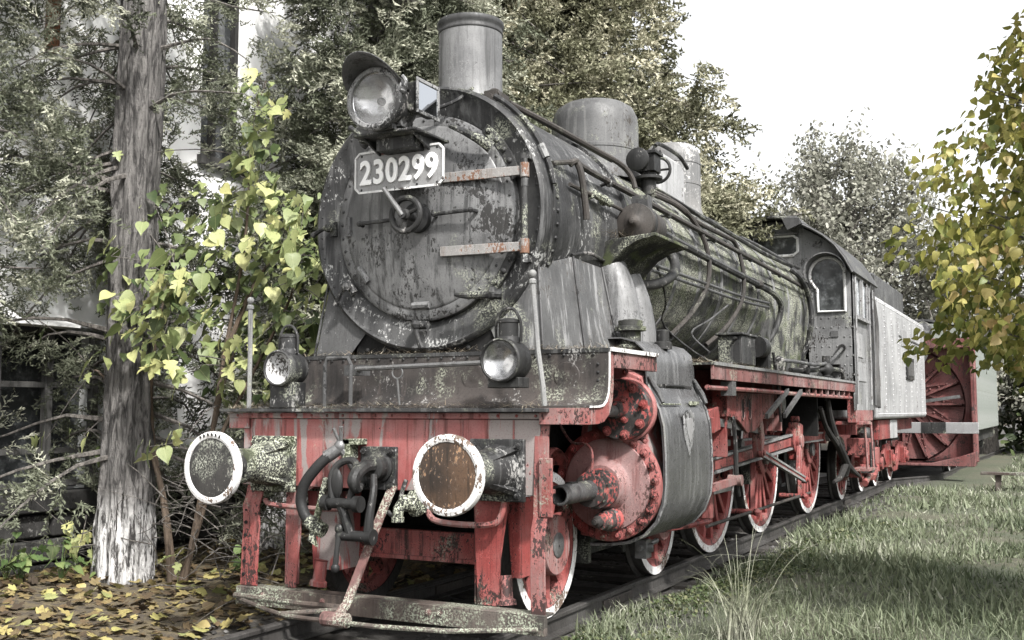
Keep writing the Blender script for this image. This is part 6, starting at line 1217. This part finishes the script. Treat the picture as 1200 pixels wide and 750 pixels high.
lin = empty('linden_tree', (4.53,2.55,gz0(4.53,2.55)), 'young linden with yellowing leaves at the right edge', 'tree'); lb_ = Vector((4.53,2.55,gz0(4.53,2.55)))
path = [lb_+Vector((.02*i, .02*i, 1.1*i)) for i in range(6)]; path[0].z -= .2
obj('trunk', trunk_mesh(path, [.10,.085,.07,.05,.03,.012], 'trunk', M['bark'], 18, .05, 3), lin)
def linR(z): return np.interp(z, [1.5,1.85,2.3,2.9,3.6,4.2,5.0,5.8], [.5,1.2,1.4,1.36,1.0,.72,.5,.12])
k = MB(); lp = []; rl = random.Random(9)
for i in range(210):
    z = 1.35+4.2*rl.random()**1.15; a = rl.uniform(0, 2*PI); r = float(linR(z))*rl.uniform(.8, 1.05); z0 = max(.9, z-r*.55); c0 = Vector((4.53+.02*z0, 2.55+.02*z0, z0)); e = Vector((4.53+math.cos(a)*r, 2.55+math.sin(a)*r, z+.1))
    m_ = c0.lerp(e, .5)+Vector((rl.gauss(0,.05), rl.gauss(0,.05), .12)); k.tube([c0, m_, e], [.016,.009,.003], 5, 3, caps=False)
    for q in range(16):
        s = .3+.7*rl.random()**.75; p = (c0.lerp(m_, s*2) if s < .5 else m_.lerp(e, s*2-1))+Vector((rl.gauss(0,.09), rl.gauss(0,.09), rl.gauss(0,.09)-.03)); lp.append((p, a))
for i in range(14500):
    z = 1.72+3.9*rl.random()**1.2; a = rl.uniform(0, 2*PI); ph_ = .15*math.sin(a*5+z*3.1)+.13*math.sin(a*8-z*5.3)+.09*math.sin(a*3+z*9); r = float(linR(z))*(1+ph_)*(1-.5*rl.random()**2.2)
    lp.append((Vector((4.53+math.cos(a)*r, 2.55+math.sin(a)*r, z+rl.gauss(0,.04)+.06*math.sin(a*7+z*4))), a))
part(k, 'branches', M['bark'], lin, kind='stuff')
inv = cr.transposed(); cl_ = EYE
def visd(p):
    q = inv @ (p-cl_); u = 600+F_*q.x/-q.z; v_ = 375-F_*q.y/-q.z; return -q.z if (0 < u < 1210 and -10 < v_ < 760) else 99
lp.sort(key=lambda t: visd(t[0])); near, rest = lp[:300], lp[300:]
for p, a in near:
    L_ = rl.uniform(.05,.085); inst('leaf', rl.choice(LL), lin, p-wpos(lin), (rl.gauss(0,.7), rl.gauss(.85,.5), a+rl.gauss(0,1.1)), (L_, L_*rl.uniform(.75,1.1), L_))
pos = np.array([p[:] for p, _ in rest]); N = len(pos); aa = np.array([a for _, a in rest])+rng.normal(0, .7, N)
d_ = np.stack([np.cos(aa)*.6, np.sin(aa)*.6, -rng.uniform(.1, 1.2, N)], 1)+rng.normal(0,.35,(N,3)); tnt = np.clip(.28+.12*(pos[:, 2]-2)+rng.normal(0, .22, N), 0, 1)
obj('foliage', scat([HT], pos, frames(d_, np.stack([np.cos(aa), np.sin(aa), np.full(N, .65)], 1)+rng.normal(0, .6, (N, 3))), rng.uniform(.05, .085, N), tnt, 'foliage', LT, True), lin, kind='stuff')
# ---- fallen leaves
M['fallen'] = rleafmat('fallen_leaf', [(.05,.034,.02),(.12,.08,.04),(.26,.235,.085),(.17,.185,.075),(.26,.21,.085),(.08,.055,.032)], .15, .6)
FL = [leaf_mesh('fallen_leaf', maple, M['fallen'], .12, .12, 11), leaf_mesh('fallen_leaf', heart, M['fallen'], .2, .25, 12), leaf_mesh('fallen_leaf', maple, M['fallen'], .3, .05, 13)]
rl = random.Random(21); cnt = 0
while cnt < 280:
    x = rl.uniform(-4.0, -.95); y = rl.uniform(-1.6, 2.6)
    if visd(Vector((x, y, -.1))) > 50: continue
    L_ = rl.uniform(.07, .14); inst('fallen_leaf', rl.choice(FL), ground, (x, y, gz0(x, y)+rl.uniform(.015, .05)), (rl.gauss(0,.35), rl.gauss(0,.35), rl.uniform(0, 6.28)), (L_,)*3); cnt += 1
for x, y in [(rl.uniform(3.4, 6.5), rl.uniform(2.5, 8)) for _ in range(20)]+[(4.6+rl.gauss(0,.4), 1.9+rl.gauss(0,.5)) for _ in range(26)]:
    L_ = rl.uniform(.06, .11); inst('fallen_leaf', rl.choice(FL), ground, (x, y, gz0(x, y)+rl.uniform(.06, .10)), (rl.gauss(0,.4), rl.gauss(0,.4), rl.uniform(0, 6.28)), (L_,)*3)
N = 3800; x = rng.uniform(-4.2, -.85, N); y = rng.uniform(-4, 6, N); mv = np.array([(x_, y_, .1*abs(y_)) for x_, y_ in maple]+[(x_, -y_, .1*abs(y_)) for x_, y_ in maple[::-1]]); n = len(mv); mf = np.array([(i, i+1, n-2-i) for i in range(n//2-1)]+[(i+1, n-3-i, n-2-i) for i in range(n//2-2)])
dd = np.stack([np.cos(x*91+y*57), np.sin(x*91+y*57), rng.normal(0,.25,N)], 1)
LM = leafmat('brown_leaf_litter', (.03,.022,.015), (.085,.058,.03), (.22,.185,.07), .1, .7)
me = scat([(mv, mf)], np.stack([x, y, gh(x, y)+rng.uniform(0,.03,N)], 1), frames(dd, np.tile([0,0,1.], (N,1))+rng.normal(0,.3,(N,3))), rng.uniform(.05,.11,N), np.clip(rng.normal(.45,.3,N),0,1), 'leaf_litter', LM)
obj('leaf_litter', me, label='brown and yellow leaf litter covering the ground left of the track', cat='leaf litter', kind='stuff')
# ---- dry needles lying on the platform and running board
nd = np.array([(0,-.02,0),(0,.02,0),(1,0,.06)]); nf = np.array([(0,1,2)])
def litter(name, boxes, per, parent, sc=(.04,.12)):
    ps = []
    for x0, x1, y0, y1, z in boxes:
        n = int(per*(x1-x0)*(y1-y0)); ps.append(np.stack([rng.uniform(x0,x1,n), rng.uniform(y0,y1,n), z+np.abs(rng.normal(0,.012,n))], 1))
    P = np.concatenate(ps); N = len(P); a = rng.uniform(0, 2*PI, N); d_ = np.stack([np.cos(a), np.sin(a), rng.normal(0,.2,N)], 1)
    o = obj(name, scat([(nd, nf)], P, frames(d_, np.tile([0,0,1.],(N,1))), rng.uniform(*sc, N), rng.random(N), name, M['needle']), parent); o['kind'] = 'stuff'
M['needle'] = leafmat('dry_needles', (.09,.07,.05), (.2,.165,.12), (.34,.31,.24), 0, .8)
litter('needle_litter', [(-1.28,1.22,-.10,.2,1.43), (.75,1.48,.3,1.15,1.803), (.9,1.45,2.3,5.6,1.803), (.82,1.12,1.4,2.5,2.725), (-.9,.5,.3,.5,1.8)], 2600, loco)
# ---- small weeds by the wall
M['weedl'] = rleafmat('weed_leaf', [(.05,.09,.03),(.09,.14,.05),(.15,.19,.07)], .3)
WLm = [leaf_mesh('leaf', lobed, M['weedl'], .2, .15, 31), leaf_mesh('leaf', heart, M['weedl'], .2, .15, 32)]
rl = random.Random(3)
for (u, v_, y, h_, n, lab) in ((22,722,.1,.28,16,'green lobed weed at the bottom left corner by the wall'),(70,690,.35,.34,14,'leafy green weed between stone wall and juniper trunk'),(120,700,.6,.2,8,'low green weed at the foot of the whitewashed trunk'),(290,660,1.3,.3,12,'green bramble behind the left guard iron'),(8,640,.2,.4,8,'tall thin weed against the stone base')):
    p0 = at(u, v_, y); p0.z = gz0(p0.x, p0.y); w = empty('weed', p0, lab, 'weed'); k = MB()
    for i in range(n):
        a = rl.uniform(0, 6.28); e = p0+Vector((math.cos(a)*h_*.5*rl.random(), math.sin(a)*h_*.5*rl.random(), h_*rl.uniform(.3,1.1))); k.tube([p0, p0.lerp(e,.5)+Vector((0,0,.04)), e], [.004,.003,.002], 4, 2, caps=False)
        L_ = rl.uniform(.06,.12); inst('leaf', rl.choice(WLm), w, e-p0, (rl.gauss(0,.4), rl.uniform(-.1,.6), a), (L_,)*3)
    part(k, 'stems', M['weedl'], w, kind='stuff')
